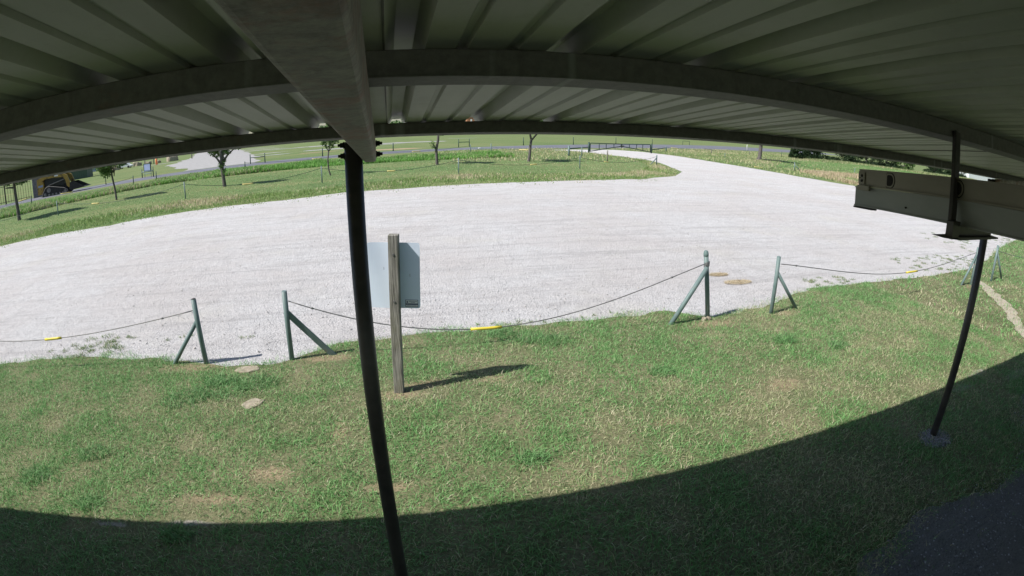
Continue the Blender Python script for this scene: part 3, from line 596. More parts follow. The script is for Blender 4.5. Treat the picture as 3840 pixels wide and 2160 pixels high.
for i in range(10):
    u = .223 + .385 * i
    mb = MB(); mb.prism(Dshape(.0165), LD * u + LZ * -.0365 + LX * .0245, LD, LZ, LX * .345); lad_build(mb, 'rung', M['alu'], lad)
    if i < 4:   # swaged rung end with its hollow on the outer face of the near rail
        mb = MB(); mb.prism(Dshape(.0275), LD * u + LZ * -.0365 - LX * .0006, LD, LZ, -LX * .0018); e = lad_build(mb, 'rung_end', M['alu'], lad)
        mb = MB(); mb.prism(Dshape(.031), LD * u + LZ * -.0365 - LX * .0002, LD, LZ, -LX * .0003); mb.prism(Dshape(.0215), LD * u + LZ * -.0365 - LX * .0026, LD, LZ, -LX * .0003); lad_build(mb, 'hollow', M['hole'], e)
    mb = MB(); mb.prism(Dshape(.0165), LD * (u - .02) + LZ * -.116 + LX * .0325, LD, LZ, LX * .329); lad_build(mb, 'rung', M['alu'], lad)
m = LM()
mb = MB(); mb.box((.012, -.0055, -.062), (.052, -.0005, -.013), m, bev=.0012); pl_ = lad_build(mb, 'end_plate', M['alu'], lad)
mb = MB()
for zz in (-.027, -.048): mb.tube([LD * .034 + LZ * zz - LX * .0056, LD * .034 + LZ * zz - LX * .0085], .006, 14)
mb.tube([LD * .019 + LZ * -.0365 - LX * .0056, LD * .019 + LZ * -.0365 - LX * .007], .003, 10); lad_build(mb, 'rivet', M['hole'], pl_)
mb = MB(); mb.box((.02, -.02, -.088), (.105, -.0095, -.067), m, bev=.0015); lad_build(mb, 'guide_bracket', M['alu'], lad)
mb = MB(); mb.box((-.022, -.004, -.165), (.105, .034, -.1575), m, bev=.002); lad_build(mb, 'foot_shoe', M['rubber'], lad)
mb = MB(); mb.tube([LD * .33 + LZ * -.130 + LX * .0038, LD * .33 + LZ * -.130 - LX * .002], .0035, 10); lad_build(mb, 'rivet', M['hole'], lad)

# ---------------------------------------------------------------- the sign in the lawn, seen from behind
sg = empty('notice_sign', (-.055, 4.53, 0), R(-10), 'plain back of a rectangular white sign on a weathered square timber post in the lawn', 'sign')
mb = MB(); mb.box((-.0425, -.0445, -.3), (.0465, .0445, 1.53), bev=.004); sp = mb.build('post', M['wood'], sg)
for zz in (.93, 1.36):
    mb = MB(); mb.tube([(.002, -.0448, zz), (.002, -.0505, zz)], .011, 6, smooth=False); mb.build('bolt', M['steel'], sp)
if True: sg.rotation_euler = (0, .036, R(-10))
mb = MB()
# sheet with slightly buckled left half
nx, nz = 24, 20; x0, x1, z0, z1 = -.25, .226, .84, 1.448
def wob(x, z): return .047 + (0.007 * math.sin(6 * z + 14 * x) * max(0, (-.02 - x) / .2) if x < -.02 else 0)
def corner(i, j):
    x = x0 + (x1 - x0) * i / nx; z = z0 + (z1 - z0) * j / nz; r = .022
    cx = min(max(x, x0 + r), x1 - r); cz = min(max(z, z0 + r), z1 - r); d = math.hypot(x - cx, z - cz)
    if d > r: x = cx + (x - cx) * r / d; z = cz + (z - cz) * r / d
    return x, z
vs = []
for side in (0, .0012):
    for j in range(nz + 1):
        for i in range(nx + 1):
            x, z = corner(i, j); vs.append((x, wob(x, z) + side, z))
W_ = nx + 1; K = W_ * (nz + 1); fs = []
for s_ in (0, K):
    for j in range(nz):
        for i in range(nx): fs.append([s_ + j * W_ + i, s_ + j * W_ + i + 1, s_ + (j + 1) * W_ + i + 1, s_ + (j + 1) * W_ + i])
bd = [i for i in range(W_)] + [j * W_ + nx for j in range(1, nz + 1)] + [nz * W_ + i for i in range(nx - 1, -1, -1)] + [j * W_ for j in range(nz - 1, 0, -1)]
for q in range(len(bd)): fs.append([bd[q], bd[(q + 1) % len(bd)], bd[(q + 1) % len(bd)] + K, bd[q] + K])
mb.add(vs, fs, False); pn = mb.build('panel', M['panel'], sg)
mb = MB(); X0, X1, Z0, Z1 = .088, .205, .852, .922; yS = .0455
mb.box((X0, yS, Z0), (X1, yS + .0008, Z1)); st = mb.build('sticker', M['white'], pn)
mb = MB()
def bar(a, b, c, d): mb.box((a, yS - .0006, c), (b, yS - .0001, d))
bar(X0, X1, Z1 - .004, Z1); bar(X0, X1, Z0, Z0 + .005); bar(X0, X0 + .004, Z0 + .005, Z1 - .004); bar(X1 - .004, X1, Z0 + .005, Z1 - .004)
bar(X0 + .004, X1 - .004, Z0 + .022, Z0 + .034)
for i in range(9): bar(X0 + .034 + i * .0085, X0 + .040 + i * .0085, Z1 - .018, Z1 - .013)
for i in range(5): bar(X0 + .050 + i * .008, X0 + .056 + i * .008, Z1 - .028, Z1 - .0235)
bar(X0 + .012, X0 + .024, Z1 - .030, Z1 - .014)
for i in range(14): bar(X0 + .012 + i * .0065, X0 + .0165 + i * .0065, Z0 + .011, Z0 + .0145)
mb.build('print', M['navy'], st)
for (sx, sz) in ((-.185, 1.13), (-.1, 1.21), (-.075, .96), (.135, 1.15)): mb = MB(); mb.tube([(sx, .0465, sz - .012), (sx, .0465, sz + .014)], .0015, 6); mb.build('scratch', M['black'], pn)

# ---------------------------------------------------------------- cable fence in front: braced green pipe posts
def fence_post(base, top, brace_foot, brace_top, label, cap=None, rad=.03, brad=.027, flat=False):
    b = Vector((*base, 0)); o = empty('fence_post', b, 0, label, 'fence post', 'braced green pipe posts along the lawn edge')
    T = Vector(top) - b
    mb = MB(); ext = -.25 * T.normalized(); mb.tube([ext, T * .5, T], rad, 18); p = mb.build('upright', M['green'], o)
    if cap == 'dome':
        mb = MB(); d = T.normalized(); mb.tube([T - d * .05, T - d * .046, T - d * .012, T - d * .01, T + d * .012, T + d * .024, T + d * .031], [.033, .0355, .0355, .034, .030, .02, .004], 18); mb.build('cap', M['green'], p)
    else:
        mb = MB(); d = T.normalized(); mb.tube([T - d * .004, T + d * .003], rad * .86, 18); mb.build('cap', M['green' if cap else 'hole'], p)
    f = Vector((*brace_foot, 0)) - b; q = Vector(brace_top) - b; dd = (q - f).normalized()
    mb = MB()
    if flat:
        sd = Vector((0, 1, 0)); nn = dd.cross(sd).normalized()
        mm = Matrix((dd, sd, nn)).transposed().to_4x4(); mm.translation = f
        mb.box((-.15, -.012, -.035), ((q - f).length + .03, .012, .035), mm, bev=.008); mb.tube([f + dd * ((q - f).length - .12) + sd * -.0125, f + dd * ((q - f).length - .12) + sd * -.0145], .008, 10)
    else: mb.tube([f - dd * .15, q], brad, 16)
    mb.build('brace', M['green'], o)
    return o
fence_post((-2.33, 5.5), (-2.335, 5.5, .785), (-2.77, 5.53), (-2.345, 5.505, .52), 'hollow topped green pipe post with its brace on the left, near the left edge', rad=.031, brad=.026)
fence_post((-1.26, 5.47), (-1.235, 5.47, .81), (-0.78, 5.53), (-1.235, 5.475, .56), 'green pipe post with a flat grey brace, just left of the tall steel post', 'flat', flat=True)
fence_post((4.03, 5.6), (3.885, 5.6, .93), (3.4, 5.54), (3.89, 5.545, .74), 'dome capped green pipe post with a thick brace and white stones at its foot', 'dome', rad=.032, brad=.031)
fence_post((5.1, 5.5), (5.105, 5.5, .85), (5.69, 5.57), (5.115, 5.5, .62), 'flat topped green pipe post with its brace on the right, beside the dry straw patches', 'flat', rad=.03, brad=.026)
fence_post((11.47, 5.52), (11.50, 5.52, .84), (11.12, 5.60), (11.48, 5.52, .68), 'bluish green braced pipe post half hidden behind the right steel post', 'flat')
fence_post((12.7, 5.55), (12.74, 5.55, .86), (13.30, 5.5), (12.735, 5.55, .72), 'dark green braced pipe post at the head of the stony track, far right', 'flat')
def cable(pts, label, rad, sleeve, srad, mat='steel', knots=(), name='cable', group='sagging cables between the fence posts'):
    o = empty(name, pts[0], 0, label, 'cable', group); b = Vector(pts[0])
    mb = MB(); mb.tube([Vector(p) - b for p in pts], rad, 8); st_ = mb.build('strand', M[mat], o)
    for (i, r_, l_) in knots:
        mb = MB(); p = Vector(pts[i]) - b; q = Vector(pts[min(i + 1, len(pts) - 1)]) - b; d = (q - p).normalized(); mb.tube([p - d * l_, p, p + d * l_], [r_ * .6, r_, r_ * .6], 8); mb.build('clamp', M['steel'], st_)
    if sleeve:
        # a length of plastic pipe threaded on the strand
        s0, s1 = sleeve; n = len(pts) - 1
        def at(t):
            f = t * n; i = min(int(f), n - 1); return (Vector(pts[i]).lerp(Vector(pts[i + 1]), f - i)) - b
        mb = MB(); mb.tube([at(s0 + (s1 - s0) * k / 4) for k in range(5)], srad, 12); mb.build('sleeve', M['yellow' if rad < .01 else 'pale_yellow'], o)
    return o
def smooth_pts(ctrl, y0, y1, n=40):
    xs_ = np.array([c[0] for c in ctrl]); zs_ = np.array([c[1] for c in ctrl]); co = np.polyfit(xs_, zs_, 4 if len(ctrl) > 5 else 2); X = np.linspace(xs_[0], xs_[-1], n + 1)
    return [(float(x), y0 + (y1 - y0) * i / n, float(np.polyval(co, x))) for i, x in enumerate(X)]
pts = smooth_pts([(-1.20, .70), (-.576, .459), (.009, .315), (.803, .212), (1.142, .193), (1.538, .214), (2.194, .33), (3.0, .53), (3.87, .79)], 5.46, 5.56)
cable(pts, 'steel cable with a yellow sleeve sagging behind the sign to the dome capped post', .0065, (.395, .466), .017, knots=((2, .014, .02), (36, .014, .02)))
pts = smooth_pts([(5.17, .74), (6.175, .604), (7.158, .497), (8.504, .437), (8.834, .445), (10.143, .562), (11.45, .73)], 5.5, 5.52)
cable(pts, 'sagging steel cable with a yellow sleeve, left of the right hand steel post', .0065, (.531, .594), .017, knots=((2, .014, .02), (38, .014, .02)))
pts = smooth_pts([(-7.9, .80), (-6.6, .52), (-5.541, .42), (-4.707, .409), (-4.421, .409), (-3.203, .529), (-2.37, .65)], 5.5, 5.5)
cable(pts, 'steel cable with a pale yellow sleeve running out of the left picture edge', .0065, (.586, .638), .017, knots=((37, .014, .02),))
pts = smooth_pts([(12.76, .73), (14.5, .56), (16.5, .45), (18.5, .5), (20.2, .72)], 5.55, 5.6)
cable(pts, 'steel cable running from the dark braced post out of the right picture edge', .0065, None, .017)
# rope lashing on the dome capped post
mb = MB(); pts_ = []
for i in range(60): a = i * .55; pts_.append((3.915 + .037 * math.cos(a), 5.6 + .037 * math.sin(a), .74 + .07 * i / 60))
o_ = empty('lashing', (3.915, 5.6, .74), 0, 'loose wire lashing wound round the dome capped post', 'wire'); mb.tube([Vector(p) - Vector((3.915, 5.6, .74)) for p in pts_] , .005, 6); mb.build('winding', M['steel'], o_)

# stones and straw
def stone(x, y, rx, ry, h, label, seed):
    rr = random.Random(seed); bm = bmesh.new(); bmesh.ops.create_icosphere(bm, subdivisions=3, radius=1)
    for v in bm.verts:
        n_ = 1 + .22 * (vnoise(np.array([v.co.x * 1.7 + seed]), np.array([v.co.y * 1.7 + v.co.z]))[0] - .5) * 2
        v.co = Vector((v.co.x * rx * n_, v.co.y * ry * n_, max(-.3, min(v.co.z, .55)) * h * n_))
    me = bpy.data.meshes.new('stone'); bm.to_mesh(me); bm.free(); me.materials.append(M['stone']); o = bpy.data.objects.new('stone', me); COL.objects.link(o); o.location = (x, y, .01); o.rotation_euler = (0, 0, rr.random() * .6)
    return tag(o, label, 'stone')
stone(-1.74, 5.25, .14, .08, .03, 'flat pale stone slab at the gravel edge beside the hollow topped post', 1)
stone(-1.5, 4.46, .11, .085, .02, 'flat pale stone slab set in the lawn, nearer the camera', 2)
stone(3.93, 5.53, .045, .03, .075, 'small white stone at the foot of the dome capped post', 3)
stone(4.01, 5.55, .035, .03, .07, 'tiny white stone against the dome capped post', 4)
for (x, y, rx, ry, lb) in ((5.53, 7.5, .2, .085, 'smaller patch of dry brown straw lying on the gravel, farther out'), (5.6, 7.0, .29, .115, 'larger patch of dry brown straw lying on the gravel by the post gap')):
    n = 1500; r = np.sqrt(rng.random(n)); q = rng.random(n) * 6.283
    o_ = blades('straw_patch', rx * r * np.cos(q), ry * r * np.sin(q), .03 + .05 * rng.random(n), np.full(n, .006), R(60) + R(25) * rng.random(n), pal(n, [(0.52, 0.44, 0.30), (0.38, 0.31, 0.20), (0.62, 0.54, 0.39)], [.4, .35, .25], .3), M['straw'], lb, .3, kind='thing')
    o_.location = (x, y, .006); o_['category'] = 'straw'

# ---------------------------------------------------------------- far fences
def pole(name, x, y, h, r, mat, label, cat, group=None, rz=0):
    o = empty(name, (x, y, 0), rz, label, cat, group); return o
FARP = [(-29.5, 24.2, .80, 'left of the first tree, beside the picture edge'), (-19.21, 26.23, .80, 'standing in the long tree shadow at the left'), (-10.71, 26.05, .86, 'between the two left trees'), (-3.66, 27.93, .9, 'beside the small vase shaped sapling'),
        (3.72, 28.81, .92, 'in front of the leaning trunk with side shoots'), (11.82, 31.67, .85, 'in the shadow right of the forked trunk')]
shaft = None
for k, (x, y, h, lb) in enumerate(FARP):
    mb = MB(); mb.tube([(0, 0, -.2), (0, 0, h)], .034, 12); mb.tube([(0, 0, h), (0, 0, h + .02)], [.034, .02], 12)
    o = mb.build('line_post', M['green']); o.location = (x, y, 0); tag(o, 'thin green far fence post, ' + lb, 'fence post', 'pipe posts of the far cable fence')
def braced(x, y, h, dx, label, mat='green'):
    o = empty('end_post', (x, y, 0), 0, label, 'fence post', 'braced end posts of the far cable fences')
    mb = MB(); mb.tube([(0, 0, -.2), (0, 0, h)], .045, 12); mb.build('upright', M[mat], o); mb = MB(); mb.tube([(dx, -.15, -.1), (0, 0, h * .75)], .04, 10); mb.build('brace', M[mat], o); return o
braced(19.99, 36.44, .8, -.75, 'grey green end post with a brace on its left at the bend of the drive')
braced(36.4, 38.22, .84, .95, 'green end post with a brace on its right, right of the drive')
for (x, y, h, lb) in ((47.34, 39.57, .8, 'thin green post next to the end of the ladder'),):
    mb = MB(); mb.tube([(0, 0, -.2), (0, 0, h)], .04, 12); o = mb.build('line_post', M['green']); o.location = (x, y, 0); tag(o, 'far fence post at the right, ' + lb, 'fence post', 'pipe posts of the far cable fence')
SPANS = [((-29.5, 24.2, .7), (-19.21, 26.23, .7), (.47, .54), 'leftmost span'), ((-19.21, 26.23, .7), (-10.71, 26.05, .76), (.30, .36), 'span with its sleeve by the round crowned tree'), ((-10.71, 26.05, .76), (-3.66, 27.93, .8), (.42, .50), 'span ending at the sapling'),
         ((-3.66, 27.93, .8), (3.72, 28.81, .82), (.47, .53), 'span right of the tall steel post'), ((3.72, 28.81, .82), (11.82, 31.67, .75), (.555, .61), 'span passing below the forked trunk'), ((11.82, 31.67, .75), (19.99, 36.44, .7), (.275, .33), 'span ending at the braced post by the drive'),
         ((30.5, 38.4, .3), (36.4, 38.22, .72), (.15, .33), 'short span below the thick trunk'), ((36.4, 38.22, .72), (47.34, 39.57, .7), (.33, .39), 'span running behind the ladder end')]
for a, b, s, lb in SPANS: cable(catenary(a, b, .42, 20), 'far fence cable with a yellow sleeve, ' + lb, .011, s, .036, 'green_dark', name='cable', group='cables of the far fence')
# rail post where the short right span starts
for (x, y, h, r, m, lb) in ((47.6, 68.96, .72, .07, 'wood', 'weathered post with a short arm standing in tan grass'), (41.55, 57.05, .6, .05, 'green', 'low grey green stake in the tan grass left of the thick trunk'), (59.0, 73.59, .9, .06, 'wood', 'brown stake in tan grass just left of the thick trunk'),
                         (84, 106, 1.5, .06, 'white', 'thin white marker post beside the road'), (71.85, 79.35, 1.0, .05, 'green_dark', 'dark post by the shrubs at the right'), (16.99, 45.06, 1.05, .045, 'green', 'thin grey green post in front of the left gate rail'), (17.33, 40.01, .92, .055, 'wood', 'wooden stake in front of the gate meeting point')):
    mb = MB(); mb.tube([(0, 0, -.2), (0, 0, h * .6), (.01, 0, h)], r, 10)
    if m == 'wood' and h == .72: mb.box((-1.5, -.05, h - .12), (0.0, .05, h - .02))
    o = mb.build('stake', M[m]); o.location = (x, y, 0); tag(o, lb, 'stake')
def hframe(p0, p1, h0, h1, bar, label, mat='green_dark', r=.06, white=False):
    a = Vector((*p0, 0)); b = Vector((*p1, 0)) - a; o = empty('brace_frame', a, 0, label, 'fence frame', 'h shaped fence brace frames')
    for q, h in ((Vector((0, 0, 0)), h0), (b, h1)):
        mb = MB(); mb.tube([q - Vector((0, 0, .2)), q + Vector((0, 0, h))], r, 10); mb.build('upright', M[mat], o)
    mb = MB(); mb.tube([Vector((0, 0, bar)), b + Vector((0, 0, bar))], r * .8, 10); mb.build('crossbar', M[mat], o)
    if white: mb = MB(); q = b * .45 + Vector((0, 0, bar)); mb.box(q + Vector((-.12, -.07, -.05)), q + Vector((.12, .07, .07)), bev=.02); mb.build('insulator', M['white'], o)
    return o
hframe((10.18, 78.43), (11.9, 79.2), 1.22, 1.24, .75, 'dark h shaped brace frame across the road, right of the leaning trunk')
hframe((8.88, 58.37), (10.5, 54.6), .87, 1.05, .5, 'h shaped brace frame on the near roadside with a white piece on its bar', 'green', .05, True)
hframe((-16.89, 62.76), (-14.95, 62.3), 1.1, 1.15, .72, 'dark h shaped brace frame beyond the road, right of the left tree')
hframe((77.53, 126.59), (80.3, 127.5), 1.1, 1.1, 1.05, 'small dark goal like frame beyond the road, right of the gate')
RN = [(-30.49, 37.81, .88, 'left of the loader'), (-33.0, 55.5, 1.2, 'beside the loader bucket'), (-23.36, 44.36, .9, 'right of the round crowned tree'), (-21.68, 45.91, .95, 'below the blue notice board'), (-13.72, 48.9, .8, 'right of the left tree, with a bent top'),
      (.43, 71.62, 1.08, 'beyond the road by the pale bare ground'), (21.42, 83.61, 1.3, 'beyond the road left of the forked trunk'), (32.16, 89.65, 1.36, 'beyond the road left of the gate'), (48.08, 106.46, 1.38, 'beyond the road over the middle of the gate'), (62.62, 116.75, 1.2, 'beyond the road over the right gate post'), (-8.59, 67.33, 1.08, 'beyond the road left of the sapling')]
for x, y, h, lb in RN:
    mb = MB(); mb.tube([(0, 0, -.2), (0, 0, h)], .045 if y < 60 else .07, 8); mb.box((-.09, -.012, -.02), (.09, .012, .1)); o = mb.build('roadside_post', M['green_dark']); o.location = (x, y, 0); tag(o, 'thin dark roadside post, ' + lb, 'fence post', 'steel posts along the road')
RS = [((-40, 31, .6), (-30.49, 37.81, .75), (.9, .97), 'left of the loader'), ((-30.49, 37.81, .75), (-23.36, 44.36, .75), (.28, .4), 'in front of the loader tracks'), ((-13.72, 48.9, .7), (-2.5, 52.5, .7), (.55, .63), 'left of the sapling'), ((-2.5, 52.5, .7), (8.88, 58.37, .75), (.42, .50), 'left of the leaning trunk'),
      ((10.5, 54.6, .7), (16.95, 48.5, .8), (.38, .50), 'left of the forked trunk'), ((39.46, 69.16, .6), (59.0, 73.59, .8), (.05, .12), 'right of the gate')]
for a, b, s, lb in RS: cable(catenary(a, b, .3, 16), 'roadside cable with a yellow sleeve, ' + lb, .012, s, .045, 'green_dark', name='cable', group='cables along the road')

# ---------------------------------------------------------------- double gate
gt = empty('field_gate', (22.28, 56.82, 0), 0, 'dark green double pipe gate with diagonal braces across the drive', 'gate')
P0 = Vector((22.28, 56.82, 0)); P1 = Vector((31.69, 59.22, 0)); D = P1 - P0; u = D.normalized()
for q in (Vector((0, 0, 0)), D):
    mb = MB(); mb.tube([q + Vector((0, 0, -.3)), q + Vector((0, 0, 1.2))], .11, 14); mb.build('gate_post', M['green_dark'], gt)
for sgn, base in ((1, u * .18), (-1, D - u * .18)):
    half = D.length / 2 - .22; z = Vector((0, 0, 1))
    mb = MB(); top = [base + z * .15, base + z * 1.02, base + z * 1.1 + u * sgn * .12, base + u * sgn * half + z * 1.04]
    mb.tube(top, .055, 10); mb.tube([base + z * .15, base + u * sgn * half + z * .78], .05, 10); mb.tube([base + u * sgn * half + z * 1.06, base + u * sgn * half + z * .62], .055, 10)
    for f_ in (.28, .5, .75): mb.tube([base + u * sgn * half * f_ + z * 1.05, base + u * sgn * half * f_ + z * (.15 + .63 * f_)], .045, 8)
    mb.build('gate_leaf', M['green_dark'], gt)
mb = MB(); q = D * .5; mb.tube([q + Vector((-.25, -.08, .85)), q + Vector((.0, -.1, .72)), q + Vector((.25, -.08, .88))], .05, 8); mb.build('chain', M['black'], gt)
def rail_fence(a, b, h, label):
    a = Vector((*a, 0)); b = Vector((*b, 0)) - a; o = empty('gate_wing', a, 0, label, 'fence', 'pipe rail wings beside the gate')
    mb = MB(); mb.tube([(0, 0, -.2), (0, 0, h)], .10, 12); mb.build('end_post', M['green'], o); mb = MB(); mb.tube([Vector((0, 0, h * .7)), b + Vector((0, 0, h * .62))], .06, 10); mb.build('rail', M['green_dark'], o)
rail_fence((16.95, 48.5), (22.15, 56.6), 1.0, 'green pipe rail wing left of the double gate'); rail_fence((39.46, 69.16), (31.85, 59.4), .72, 'green pipe rail wing right of the double gate')

# ---------------------------------------------------------------- trees
def leaf_mesh(centres, radii, n, size, cols, rs):
    """leaf quads scattered in clumps"""
    C = np.array(centres); Rr = np.array(radii); idx = rs.choice(len(C), n, p=(Rr[:, 0] ** 2) / (Rr[:, 0] ** 2).sum())
    d = rs.standard_normal((n, 3)); d /= np.linalg.norm(d, axis=1, keepdims=True); rad = rs.random(n) ** .45
    P = C[idx] + d * rad[:, None] * Rr[idx]
    a = rs.standard_normal((n, 3)); a[:, 2] *= .5; a /= np.linalg.norm(a, axis=1, keepdims=True); b = np.cross(a, rs.standard_normal((n, 3))); b /= np.linalg.norm(b, axis=1, keepdims=True)
    s = size * (.6 + .8 * rs.random(n))[:, None]
    V = np.stack([P - a * s, P + b * s * .45, P + a * s, P - b * s * .45], 1)
    cl = np.array(cols)[rs.choice(len(cols), n)] * (1 + .3 * (rs.random((n, 1)) * 2 - 1))
    return V, cl
def make_leaves(name, V, cl, parent, mat):
    n = len(V); me = bpy.data.meshes.new(name); me.vertices.add(n * 4); me.vertices.foreach_set('co', V.reshape(-1)); me.loops.add(n * 4); me.loops.foreach_set('vertex_index', np.arange(n * 4, dtype=np.int32)); me.polygons.add(n); me.polygons.foreach_set('loop_start', (np.arange(n) * 4).astype(np.int32))
    try: me.polygons.foreach_set('loop_total', np.full(n, 4, np.int32))
    except Exception: pass
    at = me.color_attributes.new('Col', 'FLOAT_COLOR', 'POINT'); c4 = np.ones((n, 4, 4)); c4[:, :, :3] = cl[:, None, :]; at.data.foreach_set('color', c4.reshape(-1))
    me.update(calc_edges=True); me.validate(); me.materials.append(mat); o = bpy.data.objects.new(name, me); COL.objects.link(o); o.parent = parent; return o
DARK = [(0.045, 0.105, 0.04), (0.07, 0.145, 0.055), (0.11, 0.19, 0.08)]
MIDG = [(0.08, 0.16, 0.05), (0.12, 0.21, 0.065), (0.17, 0.26, 0.09)]
def tree(x, y, label, trunk, limbs, clumps, nleaf, size, cols, seed, name='tree', group='young trees on the far grass strip'):
    """trunk: list of (dx,dy,z,r); limbs: list of point lists; clumps: (x,y,z,rx,rz)"""
    rs = np.random.default_rng(seed); o = empty(name, (x, y, 0), 0, label, 'tree', group)
    mb = MB(); pts = [Vector(t[:3]) for t in trunk]; mb.tube([pts[0] - Vector((0, 0, .2))] + pts, [trunk[0][3] * 1.25] + [t[3] for t in trunk], 12)
    for l in limbs: mb.tube([Vector(p[:3]) for p in l], [p[3] for p in l], 7)
    mb.build('trunk', M['bark'], o)
    cs = [c[:3] for c in clumps]; rr = [(c[3], c[3], c[4]) for c in clumps]
    V, cl = leaf_mesh(cs, rr, nleaf, size, cols, rs); make_leaves('crown', V, cl, o, M['leaf']); return o
def auto_crown(zb, zt, rad, n, rs, shape='round'):
    out = []
    for i in range(n):
        t = rs.random(); z = zb + (zt - zb) * t
        k = math.sin(math.pi * min(1, .18 + .8 * t)) if shape == 'round' else (.35 + .65 * t)
        a = rs.random() * 6.283; r = rad * k * math.sqrt(rs.random()); c = rad * (.22 + .2 * rs.random()); out.append((r * math.cos(a), r * math.sin(a), z, c, c * .8))
    return out
def auto_limbs(z0, clumps, rs, k, r0):
    out = []
    for c in [clumps[i] for i in rs.choice(len(clumps), min(k, len(clumps)), replace=False)]:
        zz = z0 + (rs.random() * .5); out.append([(0, 0, zz, r0), (c[0] * .45, c[1] * .45, zz + (c[2] - zz) * .6, r0 * .6), (c[0], c[1], c[2], r0 * .2)])
    return out
rs = np.random.default_rng(3)
c = auto_crown(2.4, 4.6, 1.7, 26, rs); tree(-23.17, 27.18, 'leaning dark tree trunk at the left picture edge, its crown cut off by the roof', [(0, 0, 0, .13), (-.02, 0, .8, .11), (-.06, 0, 1.7, .10), (-.08, 0, 2.4, .09), (-.08, 0, 3.4, .05)], [[(-.07, 0, 1.95, .06), (-.5, 0, 2.0, .05), (-.85, 0, 2.02, .04)]] + auto_limbs(2.2, c, rs, 8, .05), c, 9000, .10, DARK, 11)
c = auto_crown(1.7, 3.6, 1.25, 34, rs); tree(-17.76, 31.03, 'small tree with a dense round dark green crown in front of the notice board', [(0, 0, 0, .075), (-.03, 0, .7, .06), (-.16, 0, 1.5, .06), (-.18, 0, 2.4, .04)], auto_limbs(1.4, c, rs, 8, .03), [(q[0] - .18, q[1], q[2], q[3], q[4]) for q in c], 8500, .08, MIDG, 12)
c = [(-.6, 0, 2.15, .36, .3), (-.25, .1, 2.0, .3, .28), (.25, 0, 2.08, .3, .25), (-.45, 0, 2.45, .42, .35), (1.05, 0, 2.3, .35, .2), (0, .3, 2.6, .7, .4), (.5, -.3, 2.8, .7, .5), (-.6, .2, 3.0, .8, .5), (0, 0, 3.4, .9, .5), (1.2, .2, 2.7, .6, .4), (-1.0, 0, 2.6, .5, .35)]
tree(-10.19, 31.34, 'thick trunked tree with a shaggy stem and spreading dark crown', [(0, 0, 0, .12), (-.05, 0, .7, .105), (-.1, 0, 1.3, .12), (-.06, 0, 1.7, .12), (0, 0, 2.4, .08)], [[(-.08, 0, 1.3, .09), (-.35, 0, 1.7, .06), (-.75, 0, 2.1, .03)], [(0, 0, 1.5, .09), (.35, 0, 1.9, .06), (.9, 0, 2.3, .03)]] + auto_limbs(1.6, c, rs, 6, .04),
     c + [(.1, -.1, 1.0, .16, .3), (.05, 0, 1.5, .2, .3), (-.1, -.1, 1.35, .2, .25)], 5200, .08, MIDG, 13)
c = [(-.35, 0, 2.05, .24, .2), (.1, 0, 2.0, .22, .2), (.42, 0, 2.15, .25, .2), (-.1, .2, 2.35, .35, .3), (.3, -.2, 2.45, .35, .3), (-.3, 0, 2.6, .35, .3), (.1, 0, 2.9, .4, .35), (-.2, 0, 1.82, .16, .16), (.2, 0, 1.85, .16, .16)]
tree(-3.78, 33.11, 'slender sapling with an airy vase shaped crown left of the tall steel post', [(0, 0, 0, .05), (-.1, 0, .35, .045), (-.13, 0, 1.0, .045), (-.05, 0, 1.55, .045)],
     [[(-.05, 0, 1.5, .03), (-.25, 0, 1.9, .022), (-.5, 0, 2.5, .01)], [(-.05, 0, 1.5, .03), (0, .1, 1.95, .022), (.05, .1, 2.7, .01)], [(-.05, 0, 1.5, .03), (.25, 0, 1.85, .022), (.6, 0, 2.5, .01)], [(-.05, 0, 1.52, .025), (.12, -.1, 2.0, .02), (.3, -.1, 2.6, .01)]], c, 1700, .065, MIDG, 14)
c = auto_crown(2.5, 4.4, 1.5, 22, rs)
tree(3.39, 38.43, 'slightly leaning trunk with small leafy side shoots, its crown above the roof edge', [(0, 0, 0, .12), (-.02, 0, .5, .10), (-.04, 0, 1.1, .095), (.1, 0, 1.8, .09), (.14, 0, 2.5, .08), (.15, 0, 3.4, .04)], auto_limbs(2.3, c, rs, 7, .04) + [[(.02, 0, 1.2, .04), (-.2, -.1, 1.3, .03), (-.35, -.1, 1.6, .012)]],
     c + [(-.33, -.1, 1.55, .2, .28), (-.25, -.05, 1.25, .16, .2), (.16, -.1, .3, .1, .12), (.3, 0, 2.15, .2, .06)], 6000, .075, MIDG, 15)
c = auto_crown(2.7, 4.6, 1.6, 22, rs)
tree(10.54, 39.49, 'bare grey trunk forking in two just below the roof edge', [(0, 0, 0, .13), (.08, 0, .6, .11), (.12, 0, 1.2, .10), (.2, 0, 1.72, .10)], [[(.2, 0, 1.65, .085), (.12, 0, 2.0, .08), (.05, 0, 2.6, .06), (0, 0, 3.2, .03)], [(.2, 0, 1.65, .08), (.5, 0, 1.98, .07), (.85, 0, 2.4, .05), (1.0, 0, 3.2, .03)]] + auto_limbs(2.4, c, rs, 7, .03), c, 6000, .085, MIDG, 16)
c = auto_crown(3.4, 7.6, 3.4, 30, rs)
tree(47.12, 56.65, 'thick dark straight trunk right of the drive with a wide shadow on the grass', [(0, 0, 0, .36), (.1, 0, .5, .27), (.2, 0, 1.6, .25), (.25, 0, 3.0, .22), (.25, 0, 5, .12)], auto_limbs(2.8, c, rs, 9, .1), c, 9000, .17, DARK, 17)
